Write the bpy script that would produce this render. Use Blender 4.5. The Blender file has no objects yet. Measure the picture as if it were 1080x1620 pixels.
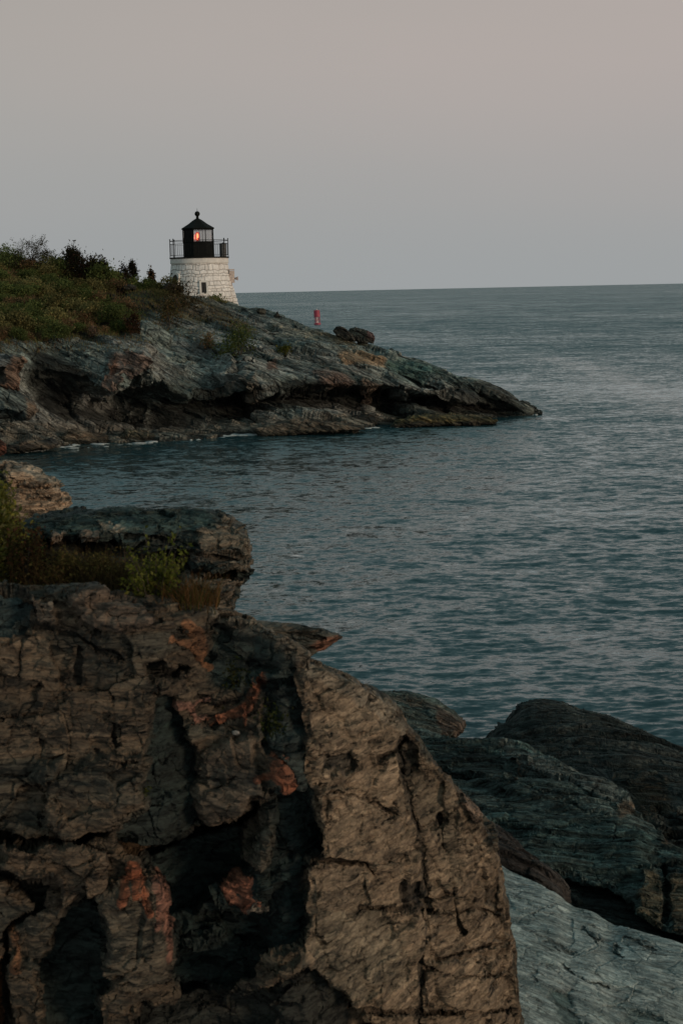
import bpy, math, random
import numpy as np
R = math.radians
random.seed(7)
RNG = np.random.default_rng(11)
scene = bpy.context.scene
COL = scene.collection

# ------------------------------------------------------------------ camera frame
CAM = np.array([0.0, 0.0, 10.1])
FPX = 2600.0
PITCH = math.atan(351.5 / FPX)
ROLL = R(1.22)
_f = np.array([0, math.cos(PITCH), -math.sin(PITCH)])
_r0 = np.array([1.0, 0, 0])
_u0 = np.array([0, math.sin(PITCH), math.cos(PITCH)])
_r = math.cos(ROLL) * _r0 - math.sin(ROLL) * _u0
_u = math.sin(ROLL) * _r0 + math.cos(ROLL) * _u0

def ray(px, py):
    return _f + ((px - 540) / FPX) * _r - ((py - 810) / FPX) * _u

def at(px, py, D):
    d = ray(px, py)
    return CAM + d * (D / d[1])

def at_z(px, D, z):
    """the point on the picture column px (roughly) at distance D and height z"""
    py = 810.0
    for _ in range(6):
        p = at(px, py, D)
        py -= (z - p[2]) * FPX / D
    return at(px, py, D)

def water_D(px, py):
    d = ray(px, py)
    return d[1] * (-CAM[2] / d[2])

def project(P):
    v = P - CAM
    f = v @ _f
    return 540 + FPX * (v @ _r) / f, 810 - FPX * (v @ _u) / f

# ------------------------------------------------------------------ noise
def _hash(ix, iy, iz, seed):
    h = (ix.astype(np.int64) * 374761393 + iy.astype(np.int64) * 668265263 + iz.astype(np.int64) * 2147483647
         + int(seed) * 1274126177) & 0xFFFFFFFF
    h = ((h ^ (h >> 13)) * 1274126177) & 0xFFFFFFFF
    h = ((h ^ (h >> 16)) * 2246822519) & 0xFFFFFFFF
    h = (h ^ (h >> 15)) & 0xFFFFFFFF
    return h

def _rnd(ix, iy, iz, seed):
    return _hash(ix, iy, iz, seed) / 4294967295.0

def vnoise(x, y, z, seed=0):
    ix, iy, iz = np.floor(x), np.floor(y), np.floor(z)
    fx, fy, fz = x - ix, y - iy, z - iz
    ux = fx * fx * fx * (fx * (fx * 6 - 15) + 10)
    uy = fy * fy * fy * (fy * (fy * 6 - 15) + 10)
    uz = fz * fz * fz * (fz * (fz * 6 - 15) + 10)
    def c(a, b, d): return _rnd(ix + a, iy + b, iz + d, seed)
    x00 = c(0, 0, 0) * (1 - ux) + c(1, 0, 0) * ux
    x10 = c(0, 1, 0) * (1 - ux) + c(1, 1, 0) * ux
    x01 = c(0, 0, 1) * (1 - ux) + c(1, 0, 1) * ux
    x11 = c(0, 1, 1) * (1 - ux) + c(1, 1, 1) * ux
    return (x00 * (1 - uy) + x10 * uy) * (1 - uz) + (x01 * (1 - uy) + x11 * uy) * uz

def fbm(P, scale, octv=4, seed=0, gain=0.5, stretch=None):
    """about -1..1; scale = size of the biggest feature in metres"""
    Q = P / scale
    if stretch is not None:
        Q = Q @ stretch
    out = np.zeros(P.shape[:-1]); a = 1.0; tot = 0
    x, y, z = Q[..., 0], Q[..., 1], Q[..., 2]
    for o in range(octv):
        out += a * (vnoise(x, y, z, seed + o * 31) * 2 - 1); tot += a
        x, y, z = (1.62 * x + 1.18 * y + 3.1), (-1.18 * x + 1.30 * y + 0.98 * z + 1.7), (0.4 * x - 0.98 * y + 1.72 * z + 9.2)
        a *= gain
    return out / tot * 1.6

def voronoi(x, y, z, seed=0):
    """block shaped cells: nearest distances, cell id, and a random facet slope inside each cell"""
    ix, iy, iz = np.floor(x), np.floor(y), np.floor(z)
    f1 = np.full(x.shape, 9.0); f2 = np.full(x.shape, 9.0); idv = np.zeros(x.shape); tilt = np.zeros(x.shape)
    for a in (-1, 0, 1):
        for b in (-1, 0, 1):
            for c in (-1, 0, 1):
                jx, jy, jz = ix + a, iy + b, iz + c
                h = _hash(jx, jy, jz, seed)
                ox = (h & 1023) / 1023.0; oy = ((h >> 10) & 1023) / 1023.0; oz = ((h >> 20) & 1023) / 1023.0
                dx, dy, dz = x - (jx + .1 + .8 * ox), y - (jy + .1 + .8 * oy), z - (jz + .1 + .8 * oz)
                d = (dx ** 4 + dy ** 4 + dz ** 4) ** .25
                closer = d < f1
                f2 = np.where(closer, f1, np.minimum(f2, d))
                idv = np.where(closer, _rnd(jx, jy, jz, seed + 77), idv)
                tilt = np.where(closer, dx * (oz * 2 - 1) + dy * (ox * 2 - 1) + dz * (oy * 2 - 1), tilt)
                f1 = np.where(closer, d, f1)
    return f1, f2, idv, tilt

def sstep(a, b, x):
    t = np.clip((x - a) / (b - a), 0, 1)
    return t * t * (3 - 2 * t)

def unit(v):
    v = np.asarray(v, float)
    return v / np.linalg.norm(v)

# ------------------------------------------------------------------ mesh helpers
def mesh_object(name, V, F, mat, parent=None, colors=None, smooth=True):
    """V (n,3), F list of (m,k) int arrays (k = 3 or 4)"""
    me = bpy.data.meshes.new(name)
    V = np.ascontiguousarray(V, dtype=np.float32)
    if isinstance(F, np.ndarray): F = [F]
    F = [np.asarray(f, dtype=np.int32) for f in F if len(f)]
    loops = np.concatenate([f.ravel() for f in F])
    sizes = np.concatenate([np.full(len(f), f.shape[1], dtype=np.int32) for f in F])
    starts = np.concatenate([[0], np.cumsum(sizes)[:-1]]).astype(np.int32)
    me.vertices.add(len(V)); me.vertices.foreach_set('co', V.ravel())
    me.loops.add(len(loops)); me.loops.foreach_set('vertex_index', loops)
    me.polygons.add(len(sizes)); me.polygons.foreach_set('loop_start', starts)
    me.polygons.foreach_set('loop_total', sizes)
    me.polygons.foreach_set('use_smooth', np.full(len(sizes), smooth, dtype=bool))
    if colors is not None:
        at_ = me.color_attributes.new('tone', 'FLOAT_COLOR', 'POINT')
        c4 = np.ones((len(V), 4), dtype=np.float32); c4[:, :3] = colors
        at_.data.foreach_set('color', c4.ravel())
    me.update(calc_edges=True); me.validate()
    me.materials.append(mat)
    o = bpy.data.objects.new(name, me); COL.objects.link(o)
    if parent is not None: o.parent = parent
    return o

def tag(o, label=None, cat=None, group=None, kind=None):
    if label: o['label'] = label
    if cat: o['category'] = cat
    if group: o['group'] = group
    if kind: o['kind'] = kind
    return o

def empty(name, loc, rz=0.0, scale=1.0):
    o = bpy.data.objects.new(name, None); COL.objects.link(o)
    o.location = loc; o.rotation_euler = (0, 0, rz); o.scale = (scale,) * 3
    o.empty_display_size = 0.2
    return o

def copy_tree(o, parent=None):
    c = o.copy(); COL.objects.link(c)
    if parent is not None: c.parent = parent
    for ch in list(o.children): copy_tree(ch, c)
    return c

class MB:
    """collects shapes, links them as one mesh object"""
    def __init__(s): s.v = []; s.q = []; s.t = []; s.c = []; s.n = 0
    def add(s, V, Q=None, T=None, col=None):
        V = np.asarray(V, float).reshape(-1, 3)
        if Q is not None and len(Q): s.q.append(np.asarray(Q) + s.n)
        if T is not None and len(T): s.t.append(np.asarray(T) + s.n)
        s.v.append(V); s.n += len(V)
        c = np.empty((len(V), 3)); c[:] = (1, 1, 1) if col is None else col
        s.c.append(c)
    def box(s, c, size, rz=0.0):
        x, y, z = np.array(size) / 2
        V = np.array([[a * x, b * y, d * z] for d in (-1, 1) for b in (-1, 1) for a in (-1, 1)])
        cs, sn = math.cos(rz), math.sin(rz)
        V = np.stack([V[:, 0] * cs - V[:, 1] * sn, V[:, 0] * sn + V[:, 1] * cs, V[:, 2]], 1) + np.array(c)
        s.add(V, [[0, 2, 3, 1], [4, 5, 7, 6], [0, 1, 5, 4], [2, 6, 7, 3], [0, 4, 6, 2], [1, 3, 7, 5]])
    def tube(s, pts, rad, sides=6, col=None, cap=True):
        pts = np.asarray(pts, float); n = len(pts)
        rad = np.broadcast_to(np.asarray(rad, float), (n,))
        T = np.gradient(pts, axis=0); T /= np.linalg.norm(T, axis=1)[:, None] + 1e-9
        ref = np.where(np.abs(T[:, 2:3]) < .9, np.array([[0, 0, 1.0]]), np.array([[1.0, 0, 0]]))
        A = np.cross(T, ref); A /= np.linalg.norm(A, axis=1)[:, None] + 1e-9
        B = np.cross(T, A)
        th = np.arange(sides) * 2 * math.pi / sides
        V = pts[:, None] + rad[:, None, None] * (np.cos(th)[None, :, None] * A[:, None] + np.sin(th)[None, :, None] * B[:, None])
        i = np.arange(n - 1)[:, None]; j = np.arange(sides)[None]
        Q = np.stack([i * sides + j, i * sides + (j + 1) % sides, (i + 1) * sides + (j + 1) % sides, (i + 1) * sides + j], -1).reshape(-1, 4)
        V = V.reshape(-1, 3); T3 = None
        if cap:
            V = np.vstack([V, pts[:1], pts[-1:]]); k = n * sides
            jj = np.arange(sides)
            T3 = np.vstack([np.stack([np.full(sides, k), (jj + 1) % sides, jj], 1),
                            np.stack([np.full(sides, k + 1), (n - 1) * sides + jj, (n - 1) * sides + (jj + 1) % sides], 1)])
        s.add(V, Q, T3, col)
    def lathe(s, prof, sides=48, center=(0, 0, 0), phase=0.0):
        prof = np.asarray(prof, float); n = len(prof)
        th = phase + np.arange(sides) * 2 * math.pi / sides
        V = np.stack([prof[:, 0:1] * np.cos(th), prof[:, 0:1] * np.sin(th), np.repeat(prof[:, 1:2], sides, 1)], -1) + np.array(center)
        i = np.arange(n - 1)[:, None]; j = np.arange(sides)[None]
        Q = np.stack([i * sides + j, i * sides + (j + 1) % sides, (i + 1) * sides + (j + 1) % sides, (i + 1) * sides + j], -1).reshape(-1, 4)
        s.add(V.reshape(-1, 3), Q)
    def build(s, name, mat, parent=None, smooth=False):
        F = []
        if s.q: F.append(np.vstack(s.q))
        if s.t: F.append(np.vstack(s.t))
        return mesh_object(name, np.vstack(s.v), F, mat, parent, np.vstack(s.c), smooth)

# ------------------------------------------------------------------ materials
def new_mat(name):
    m = bpy.data.materials.new(name); m.use_nodes = True
    nt = m.node_tree; nt.nodes.clear()
    return m, nt, nt.nodes, nt.links

def rock_material(name, m_axis, size=1.0, bump=0.5, rough=0.82, contrast=0.55, streak=9.0, joint=1.0, jd=.6, chip=.7):
    """tone attribute x layered noise; bump stretched along the bedding planes"""
    m, nt, N, L = new_mat(name)
    out = N.new('ShaderNodeOutputMaterial'); bs = N.new('ShaderNodeBsdfPrincipled')
    geo = N.new('ShaderNodeNewGeometry')
    mz = unit(m_axis)
    e1 = unit(np.cross(mz, [0, 1, 0])); e2 = np.cross(mz, e1)
    comb = N.new('ShaderNodeCombineXYZ')
    for k, (ax, sc) in enumerate(((e1, 1.0), (e2, 1.0), (mz, streak))):
        d = N.new('ShaderNodeVectorMath'); d.operation = 'DOT_PRODUCT'
        L.new(geo.outputs['Position'], d.inputs[0]); d.inputs[1].default_value = tuple(np.array(ax) * sc)
        L.new(d.outputs['Value'], comb.inputs[k])
    def noise(vec, scale, detail, rough_):
        n = N.new('ShaderNodeTexNoise'); n.inputs['Scale'].default_value = scale / size
        n.inputs['Detail'].default_value = detail; n.inputs['Roughness'].default_value = rough_
        L.new(vec, n.inputs['Vector']); return n.outputs['Fac']
    strata = noise(comb.outputs[0], 0.9, 8, 0.65)
    grain = noise(geo.outputs['Position'], 7.0, 8, 0.7)
    blot = noise(geo.outputs['Position'], 1.6, 5, 0.6)
    def mapr(v, a, b, c, d):
        n = N.new('ShaderNodeMapRange'); n.inputs[1].default_value = a; n.inputs[2].default_value = b
        n.inputs[3].default_value = c; n.inputs[4].default_value = d; L.new(v, n.inputs[0]); return n.outputs[0]
    def mul(a, b):
        n = N.new('ShaderNodeMath'); n.operation = 'MULTIPLY'; L.new(a, n.inputs[0]); L.new(b, n.inputs[1]); return n.outputs[0]
    # hairline joints, wider along the beds than across them; crevice shade darkens their colour
    comb2 = N.new('ShaderNodeCombineXYZ')
    for k_, (ax, sc) in enumerate(((e1, 1.0), (e2, 1.0), (mz, 3.6))):
        d = N.new('ShaderNodeVectorMath'); d.operation = 'DOT_PRODUCT'
        L.new(geo.outputs['Position'], d.inputs[0]); d.inputs[1].default_value = tuple(np.array(ax) * sc)
        L.new(d.outputs['Value'], comb2.inputs[k_])
    wn = N.new('ShaderNodeTexNoise'); wn.inputs['Scale'].default_value = 2.2 / size; wn.inputs['Detail'].default_value = 4
    L.new(geo.outputs['Position'], wn.inputs['Vector'])
    wv = N.new('ShaderNodeVectorMath'); wv.operation = 'MULTIPLY_ADD'; L.new(wn.outputs['Color'], wv.inputs[0]); wv.inputs[1].default_value = (.7 * size,) * 3
    L.new(comb2.outputs[0], wv.inputs[2])
    def cracks(scale, wid):
        v = N.new('ShaderNodeTexVoronoi'); v.feature = 'DISTANCE_TO_EDGE'; v.inputs['Scale'].default_value = scale / size
        L.new(wv.outputs[0], v.inputs['Vector']); return mapr(v.outputs['Distance'], 0.0, wid, 0, 1)
    k1 = cracks(.8 * joint, .05); k2 = cracks(2.6 * joint, .075)
    def chips(scale, seed_):
        mp = N.new('ShaderNodeVectorMath'); mp.operation = 'ADD'; mp.inputs[1].default_value = (seed_, seed_ * .7, seed_ * 1.3); L.new(wv2.outputs[0], mp.inputs[0])
        v = N.new('ShaderNodeTexVoronoi'); v.feature = 'F1'; v.distance = 'CHEBYCHEV'; v.inputs['Scale'].default_value = scale / size
        L.new(mp.outputs[0], v.inputs['Vector']); return v.outputs['Color']
    wv2 = N.new('ShaderNodeVectorMath'); wv2.operation = 'MULTIPLY_ADD'; L.new(wn.outputs['Color'], wv2.inputs[0]); wv2.inputs[1].default_value = (.35 * size,) * 3
    L.new(comb2.outputs[0], wv2.inputs[2])
    ch1 = chips(1.1, 3.1); ch2 = chips(3.2, 7.7); ch3 = chips(8.0, 1.9)
    def sub(c, a):
        v = N.new('ShaderNodeVectorMath'); v.operation = 'MULTIPLY_ADD'; L.new(c, v.inputs[0]); v.inputs[1].default_value = (a,) * 3; v.inputs[2].default_value = (-a / 2,) * 3; return v.outputs[0]
    def vsum(a, b):
        v = N.new('ShaderNodeVectorMath'); v.operation = 'ADD'; L.new(a, v.inputs[0]); L.new(b, v.inputs[1]); return v.outputs[0]
    facet = vsum(vsum(sub(ch1, chip), sub(ch2, chip)), vsum(sub(ch3, chip * .7), geo.outputs['Normal']))
    fn = N.new('ShaderNodeVectorMath'); fn.operation = 'NORMALIZE'; L.new(facet, fn.inputs[0])
    def red(c):
        q = N.new('ShaderNodeSeparateColor'); L.new(c, q.inputs[0]); return q.outputs[0]
    k = contrast
    f = mul(mul(mapr(red(ch1), 0, 1, .8, 1.2), mapr(red(ch2), 0, 1, .74, 1.26)), mapr(red(ch3), 0, 1, .8, 1.2))
    f0 = f
    f = mul(mul(mapr(strata, .36, .62, 1 - k, 1 + .8 * k), mapr(grain, .36, .64, 1 - .7 * k, 1 + .7 * k)), mapr(blot, .3, .7, 1 - .5 * k, 1 + .5 * k))
    f = mul(f, f0)
    f = mul(f, mul(mapr(k1, 0, 1, 1 - jd, 1), mapr(k2, 0, 1, 1 - .7 * jd, 1)))  # crevice shade of the joints multiplied into the tone
    tone = N.new('ShaderNodeAttribute'); tone.attribute_name = 'tone'
    mx = N.new('ShaderNodeVectorMath'); mx.operation = 'SCALE'
    L.new(tone.outputs['Color'], mx.inputs[0]); L.new(f, mx.inputs['Scale'])
    L.new(mx.outputs[0], bs.inputs['Base Color'])
    bs.inputs['Roughness'].default_value = rough
    bs.inputs['Specular IOR Level'].default_value = 0.35
    h = N.new('ShaderNodeMath'); h.operation = 'MULTIPLY_ADD'
    L.new(strata, h.inputs[0]); h.inputs[1].default_value = 1.6; L.new(grain, h.inputs[2])
    h2 = N.new('ShaderNodeMath'); h2.operation = 'MULTIPLY_ADD'; L.new(k1, h2.inputs[0]); h2.inputs[1].default_value = .5; L.new(h.outputs[0], h2.inputs[2])
    h3 = N.new('ShaderNodeMath'); h3.operation = 'MULTIPLY_ADD'; L.new(k2, h3.inputs[0]); h3.inputs[1].default_value = .3; L.new(h2.outputs[0], h3.inputs[2])
    b = N.new('ShaderNodeBump'); b.inputs['Strength'].default_value = bump; b.inputs['Distance'].default_value = 0.14 * size
    L.new(fn.outputs[0], b.inputs['Normal']); L.new(h3.outputs[0], b.inputs['Height']); L.new(b.outputs[0], bs.inputs['Normal'])
    L.new(bs.outputs[0], out.inputs[0])
    return m

def plain_mat(name, col, rough=0.6, metal=0.0, var=0.25, scale=6.0, bump=0.0, use_tone=False, spec=0.5):
    m, nt, N, L = new_mat(name)
    out = N.new('ShaderNodeOutputMaterial'); bs = N.new('ShaderNodeBsdfPrincipled')
    tc = N.new('ShaderNodeTexCoord')
    n = N.new('ShaderNodeTexNoise'); n.inputs['Scale'].default_value = scale; n.inputs['Detail'].default_value = 6
    L.new(tc.outputs['Object'], n.inputs['Vector'])
    r = N.new('ShaderNodeMapRange'); r.inputs[1].default_value = .3; r.inputs[2].default_value = .7
    r.inputs[3].default_value = 1 - var; r.inputs[4].default_value = 1 + var
    L.new(n.outputs['Fac'], r.inputs[0])
    mx = N.new('ShaderNodeVectorMath'); mx.operation = 'SCALE'; L.new(r.outputs[0], mx.inputs['Scale'])
    if use_tone:
        t = N.new('ShaderNodeAttribute'); t.attribute_name = 'tone'
        mm = N.new('ShaderNodeVectorMath'); mm.operation = 'MULTIPLY'; mm.inputs[1].default_value = col[:3]
        L.new(t.outputs['Color'], mm.inputs[0]); L.new(mm.outputs[0], mx.inputs[0])
    else:
        mx.inputs[0].default_value = col[:3]
    L.new(mx.outputs[0], bs.inputs['Base Color'])
    bs.inputs['Roughness'].default_value = rough; bs.inputs['Metallic'].default_value = metal
    bs.inputs['Specular IOR Level'].default_value = spec
    if bump:
        b = N.new('ShaderNodeBump'); b.inputs['Strength'].default_value = bump; b.inputs['Distance'].default_value = .03
        L.new(n.outputs['Fac'], b.inputs['Height']); L.new(b.outputs[0], bs.inputs['Normal'])
    L.new(bs.outputs[0], out.inputs[0])
    return m

def leaf_mat(name, var=0.3):
    m, nt, N, L = new_mat(name)
    out = N.new('ShaderNodeOutputMaterial')
    t = N.new('ShaderNodeAttribute'); t.attribute_name = 'tone'
    oi = N.new('ShaderNodeObjectInfo')
    r = N.new('ShaderNodeMapRange'); r.inputs[3].default_value = 1 - var; r.inputs[4].default_value = 1 + var
    L.new(oi.outputs['Random'], r.inputs[0])
    mx = N.new('ShaderNodeVectorMath'); mx.operation = 'SCALE'
    L.new(t.outputs['Color'], mx.inputs[0]); L.new(r.outputs[0], mx.inputs['Scale'])
    d = N.new('ShaderNodeBsdfDiffuse'); tr = N.new('ShaderNodeBsdfTranslucent'); mi = N.new('ShaderNodeMixShader')
    mi.inputs[0].default_value = 0.36
    L.new(mx.outputs[0], d.inputs[0]); L.new(mx.outputs[0], tr.inputs[0])
    L.new(d.outputs[0], mi.inputs[1]); L.new(tr.outputs[0], mi.inputs[2]); L.new(mi.outputs[0], out.inputs[0])
    return m

# ------------------------------------------------------------------ rock building
def pchip(x, Y, xq):
    """monotone cubic through rows of Y (n,...) at x, sampled at xq"""
    x = np.asarray(x, float); h = np.diff(x); d = np.diff(Y, axis=0) / h.reshape((-1,) + (1,) * (Y.ndim - 1))
    m = np.zeros_like(Y)
    if len(x) > 2:
        w1 = (2 * h[1:] + h[:-1]).reshape((-1,) + (1,) * (Y.ndim - 1)); w2 = (h[1:] + 2 * h[:-1]).reshape((-1,) + (1,) * (Y.ndim - 1))
        same = d[1:] * d[:-1] > 0
        with np.errstate(divide='ignore', invalid='ignore'):
            hm = (w1 + w2) / (w1 / d[:-1] + w2 / d[1:])
        m[1:-1] = np.where(same, np.nan_to_num(hm), 0)
    m[0] = d[0]; m[-1] = d[-1]
    k = np.clip(np.searchsorted(x, xq, side='right') - 1, 0, len(x) - 2)
    sh = (-1,) + (1,) * (Y.ndim - 1)
    hh = h[k].reshape(sh); t = ((xq - x[k]) / h[k]).reshape(sh)
    t2, t3 = t * t, t * t * t
    return (2 * t3 - 3 * t2 + 1) * Y[k] + (t3 - 2 * t2 + t) * hh * m[k] + (-2 * t3 + 3 * t2) * Y[k + 1] + (t3 - t2) * hh * m[k + 1]

def grid_normals(P, wrap=False, flip=1.0):
    if wrap:
        du = np.roll(P, -1, 0) - np.roll(P, 1, 0)
    else:
        du = np.gradient(P, axis=0)
    dv = np.gradient(P, axis=1)
    n = np.cross(du, dv); n /= np.linalg.norm(n, axis=-1, keepdims=True) + 1e-9
    return n * flip

def poly_sd(px, py, poly):
    """signed distance in pixels, positive inside"""
    poly = np.asarray(poly, float); a = poly; b = np.roll(poly, -1, 0)
    best = np.full(px.shape, 1e9); inside = np.zeros(px.shape, bool)
    for (x0, y0), (x1, y1) in zip(a, b):
        ex, ey = x1 - x0, y1 - y0
        t = np.clip(((px - x0) * ex + (py - y0) * ey) / (ex * ex + ey * ey + 1e-9), 0, 1)
        best = np.minimum(best, np.hypot(px - x0 - t * ex, py - y0 - t * ey))
        cond = ((y0 > py) != (y1 > py)) & (px < ex * (py - y0) / (ey + (1e-9 if ey == 0 else 0)) + x0)
        inside ^= cond
    return np.where(inside, best, -best)

def line_dist(px, py, pts):
    pts = np.asarray(pts, float); best = np.full(px.shape, 1e9)
    for (x0, y0), (x1, y1) in zip(pts[:-1], pts[1:]):
        ex, ey = x1 - x0, y1 - y0
        t = np.clip(((px - x0) * ex + (py - y0) * ey) / (ex * ex + ey * ey + 1e-9), 0, 1)
        best = np.minimum(best, np.hypot(px - x0 - t * ex, py - y0 - t * ey))
    return best

def loft(cols, xs, nu, seg):
    """cols: (C,K,3) world points; xs: column parameter; seg: samples per key interval"""
    cols = np.asarray(cols, float); C, K, _ = cols.shape
    A = pchip(xs, cols.reshape(C, K * 3), np.linspace(xs[0], xs[-1], nu)).reshape(nu, K, 3)
    vq = np.concatenate([np.linspace(k, k + 1, n, endpoint=False) for k, n in enumerate(seg)] + [[K - 1.0]])
    AS = np.swapaxes(A, 0, 1)
    k = np.minimum(vq.astype(int), K - 2); t = (vq - k)[:, None, None]
    B = .3 * pchip(np.arange(K), AS, vq) + .7 * (AS[k] * (1 - t) + AS[k + 1] * t)
    return np.swapaxes(B, 0, 1), vq

def pillow(outline, D, tf, tb, nu=260, nf=70, nb=40, tilt=(0.0, 0.0), e=0.6, cen=None, base_z=None):
    """a closed body: the outline (pixels) stands at distance D, bulging tf toward and tb away from the camera"""
    o = np.asarray(outline, float)
    oc = np.vstack([o, o[:1]])
    s = np.concatenate([[0], np.cumsum(np.hypot(*np.diff(oc, axis=0).T))])
    q = np.linspace(0, s[-1], nu, endpoint=False)
    O = np.stack([np.interp(q, s, oc[:, 0]), np.interp(q, s, oc[:, 1])], 1)
    c = np.array(cen) if cen is not None else O.mean(0)
    ph = np.concatenate([np.linspace(0.02, math.pi / 2, nf, endpoint=False), np.linspace(math.pi / 2, math.pi - .02, nb)])
    sc = np.abs(np.sin(ph)) ** e; dp = -np.sign(np.cos(ph)) * np.abs(np.cos(ph)) ** e
    dp = np.where(dp < 0, dp * tf, dp * tb)
    XY = c + (O - c)[:, None] * sc[None, :, None]
    DD = D + dp[None] + tilt[0] * (XY[..., 0] - c[0]) + tilt[1] * (XY[..., 1] - c[1])
    d = _f + ((XY[..., 0:1] - 540) / FPX) * _r - ((XY[..., 1:2] - 810) / FPX) * _u
    P = CAM + d * (DD / d[..., 1])[..., None]
    return P, ph

def frame_of(m):
    m = unit(m); e1 = unit(np.cross(m, [0, 1, 0])); e2 = np.cross(m, e1)
    return e1, e2, m

def rock_detail(P, cfg, wrap=False, front=None):
    """displaces the sheet P with recesses, beds, joints and grain; returns points and tones"""
    sd = cfg.get('seed', 0)
    e1, e2, m = frame_of(cfg.get('m', (0.3, -0.1, 0.95)))
    N = grid_normals(P, wrap)
    c0 = cfg.get('inside')
    if c0 is not None:
        flip = np.sign(np.median(np.sum(N * (P - np.array(c0)), -1)))
    else:
        fr = front if front is not None else np.ones(P.shape[1], bool)
        flip = np.sign(np.median(np.sum(N[:, fr] * (CAM - P[:, fr]), -1)))
    N = N * flip
    px, py = project(P)
    fm = np.ones(P.shape[:2]) if front is None else np.broadcast_to(front.astype(float), P.shape[:2])
    wx = fbm(P, cfg.get('warp', 0.5), 4, sd + 501); wy = fbm(P, cfg.get('warp', 0.5), 4, sd + 502)
    masks = []
    off = np.zeros(P.shape[:2])
    for st in cfg.get('stamps', ()):
        w = st.get('w', 6.0)
        qx, qy = px + wx * w, py + wy * w
        if 'line' in st:
            k = 1 - sstep(st['r'] * .35, st['r'], line_dist(qx, qy, st['line']))
        else:
            k = sstep(-st.get('soft', 3), st.get('soft', 3), poly_sd(qx, qy, st['poly']))
        if st.get('streak'):
            k = k * sstep(.40, .62, vnoise((qx + .5 * qy) / 4.0, qy / 20.0, qx * 0 + 2.5, sd + 95) * .6 + vnoise((qx + .5 * qy) / 1.8, qy / 7.0, qx * 0 + .5, sd + 96) * .35)
        k = k * fm
        masks.append(k); off -= k * st.get('push', 0)
    back = P - CAM; back[..., 2] *= .6; back /= np.linalg.norm(back, axis=-1, keepdims=True)
    P = P - back * off[..., None]
    N = grid_normals(P, wrap, flip)
    calm = np.ones(P.shape[:2])
    for poly, kf in cfg.get('calm', ()):
        calm = calm * (1 - (1 - kf) * sstep(-12, 12, poly_sd(px, py, poly)) * fm)
    # beds
    for (t, L_, amp, wa) in cfg.get('beds', ()):
        b = P @ m + wa * fbm(P, L_ * 1.5, 3, sd + 3)
        u, v = (P @ e1) / L_, (P @ e2) / L_
        kk = b / t; k0 = np.floor(kk); fr_ = kk - k0
        a0 = vnoise(u, v, k0 * 10.5 + 0.37, sd + 9); a1 = vnoise(u, v, (k0 + 1) * 10.5 + 0.37, sd + 9)
        bl = sstep(0.72, 1.0, fr_)
        val = a0 * (1 - bl) + a1 * bl - 0.5
        groove = (1 - sstep(0, .16, np.minimum(np.abs(fr_ - .86), 1)))
        P = P + N * (calm * amp * (2 * val - 0.45 * groove * (0.4 + vnoise(u * 1.7, v * 1.7, k0 * 3.3, sd + 4))))[..., None]
    # joints
    joint_id = None
    for (s1, s2, s3, amp, cd, cw) in cfg.get('joints', ()):
        wv = cfg.get('jw', 0.25)
        Q = P + wv * s1 * np.stack([fbm(P, s1 * 1.3, 3, sd + 21), fbm(P, s1 * 1.3, 3, sd + 22), fbm(P, s1 * 1.3, 3, sd + 23)], -1)
        f1, f2, idv, tl = voronoi((Q @ e1) / s1, (Q @ e2) / s2, (Q @ m) / s3, sd + 40)
        if joint_id is None: joint_id = idv
        crack = 1 - sstep(0, cw, f2 - f1)
        P = P + N * (calm * (amp * ((idv * 2 - 1) + 1.5 * tl) - cd * crack * (.3 + 1.4 * idv)))[..., None]
        N = grid_normals(P, wrap, flip)
    for (sc, amp, oc) in cfg.get('grain', ((0.4, 0.03, 4),)):
        P = P + N * (calm * amp * fbm(P, sc, oc, sd + 60))[..., None]
    # tones
    c1, c2, c3 = [np.array(c) for c in cfg['tones']]
    n1 = sstep(-.5, .5, fbm(P, cfg.get('tone_scale', 2.0), 5, sd + 70))[..., None]
    S = np.stack([e1, e2, m * 6], 1)
    n2 = sstep(-.1, .6, fbm(P, cfg.get('tone_scale', 2.0) * 1.3, 5, sd + 80, stretch=S))[..., None]
    C = c1 * (1 - n1) + c2 * n1
    C = C * (1 - n2) + c3 * n2
    if joint_id is not None:
        C = C * (0.8 + 0.4 * joint_id[..., None])
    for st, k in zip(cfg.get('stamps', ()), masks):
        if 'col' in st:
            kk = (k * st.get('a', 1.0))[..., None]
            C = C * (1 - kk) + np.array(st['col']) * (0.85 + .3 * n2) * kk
    wet = cfg.get('wet')
    if wet:
        z = P[..., 2] + wet[1] * fbm(P, wet[1] * 4 + .5, 3, sd + 90)
        k = (1 - sstep(wet[0] * .55, wet[0], z))[..., None]
        C = C * (1 - k) + np.array(wet[2]) * k
    return P, C, flip

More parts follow.
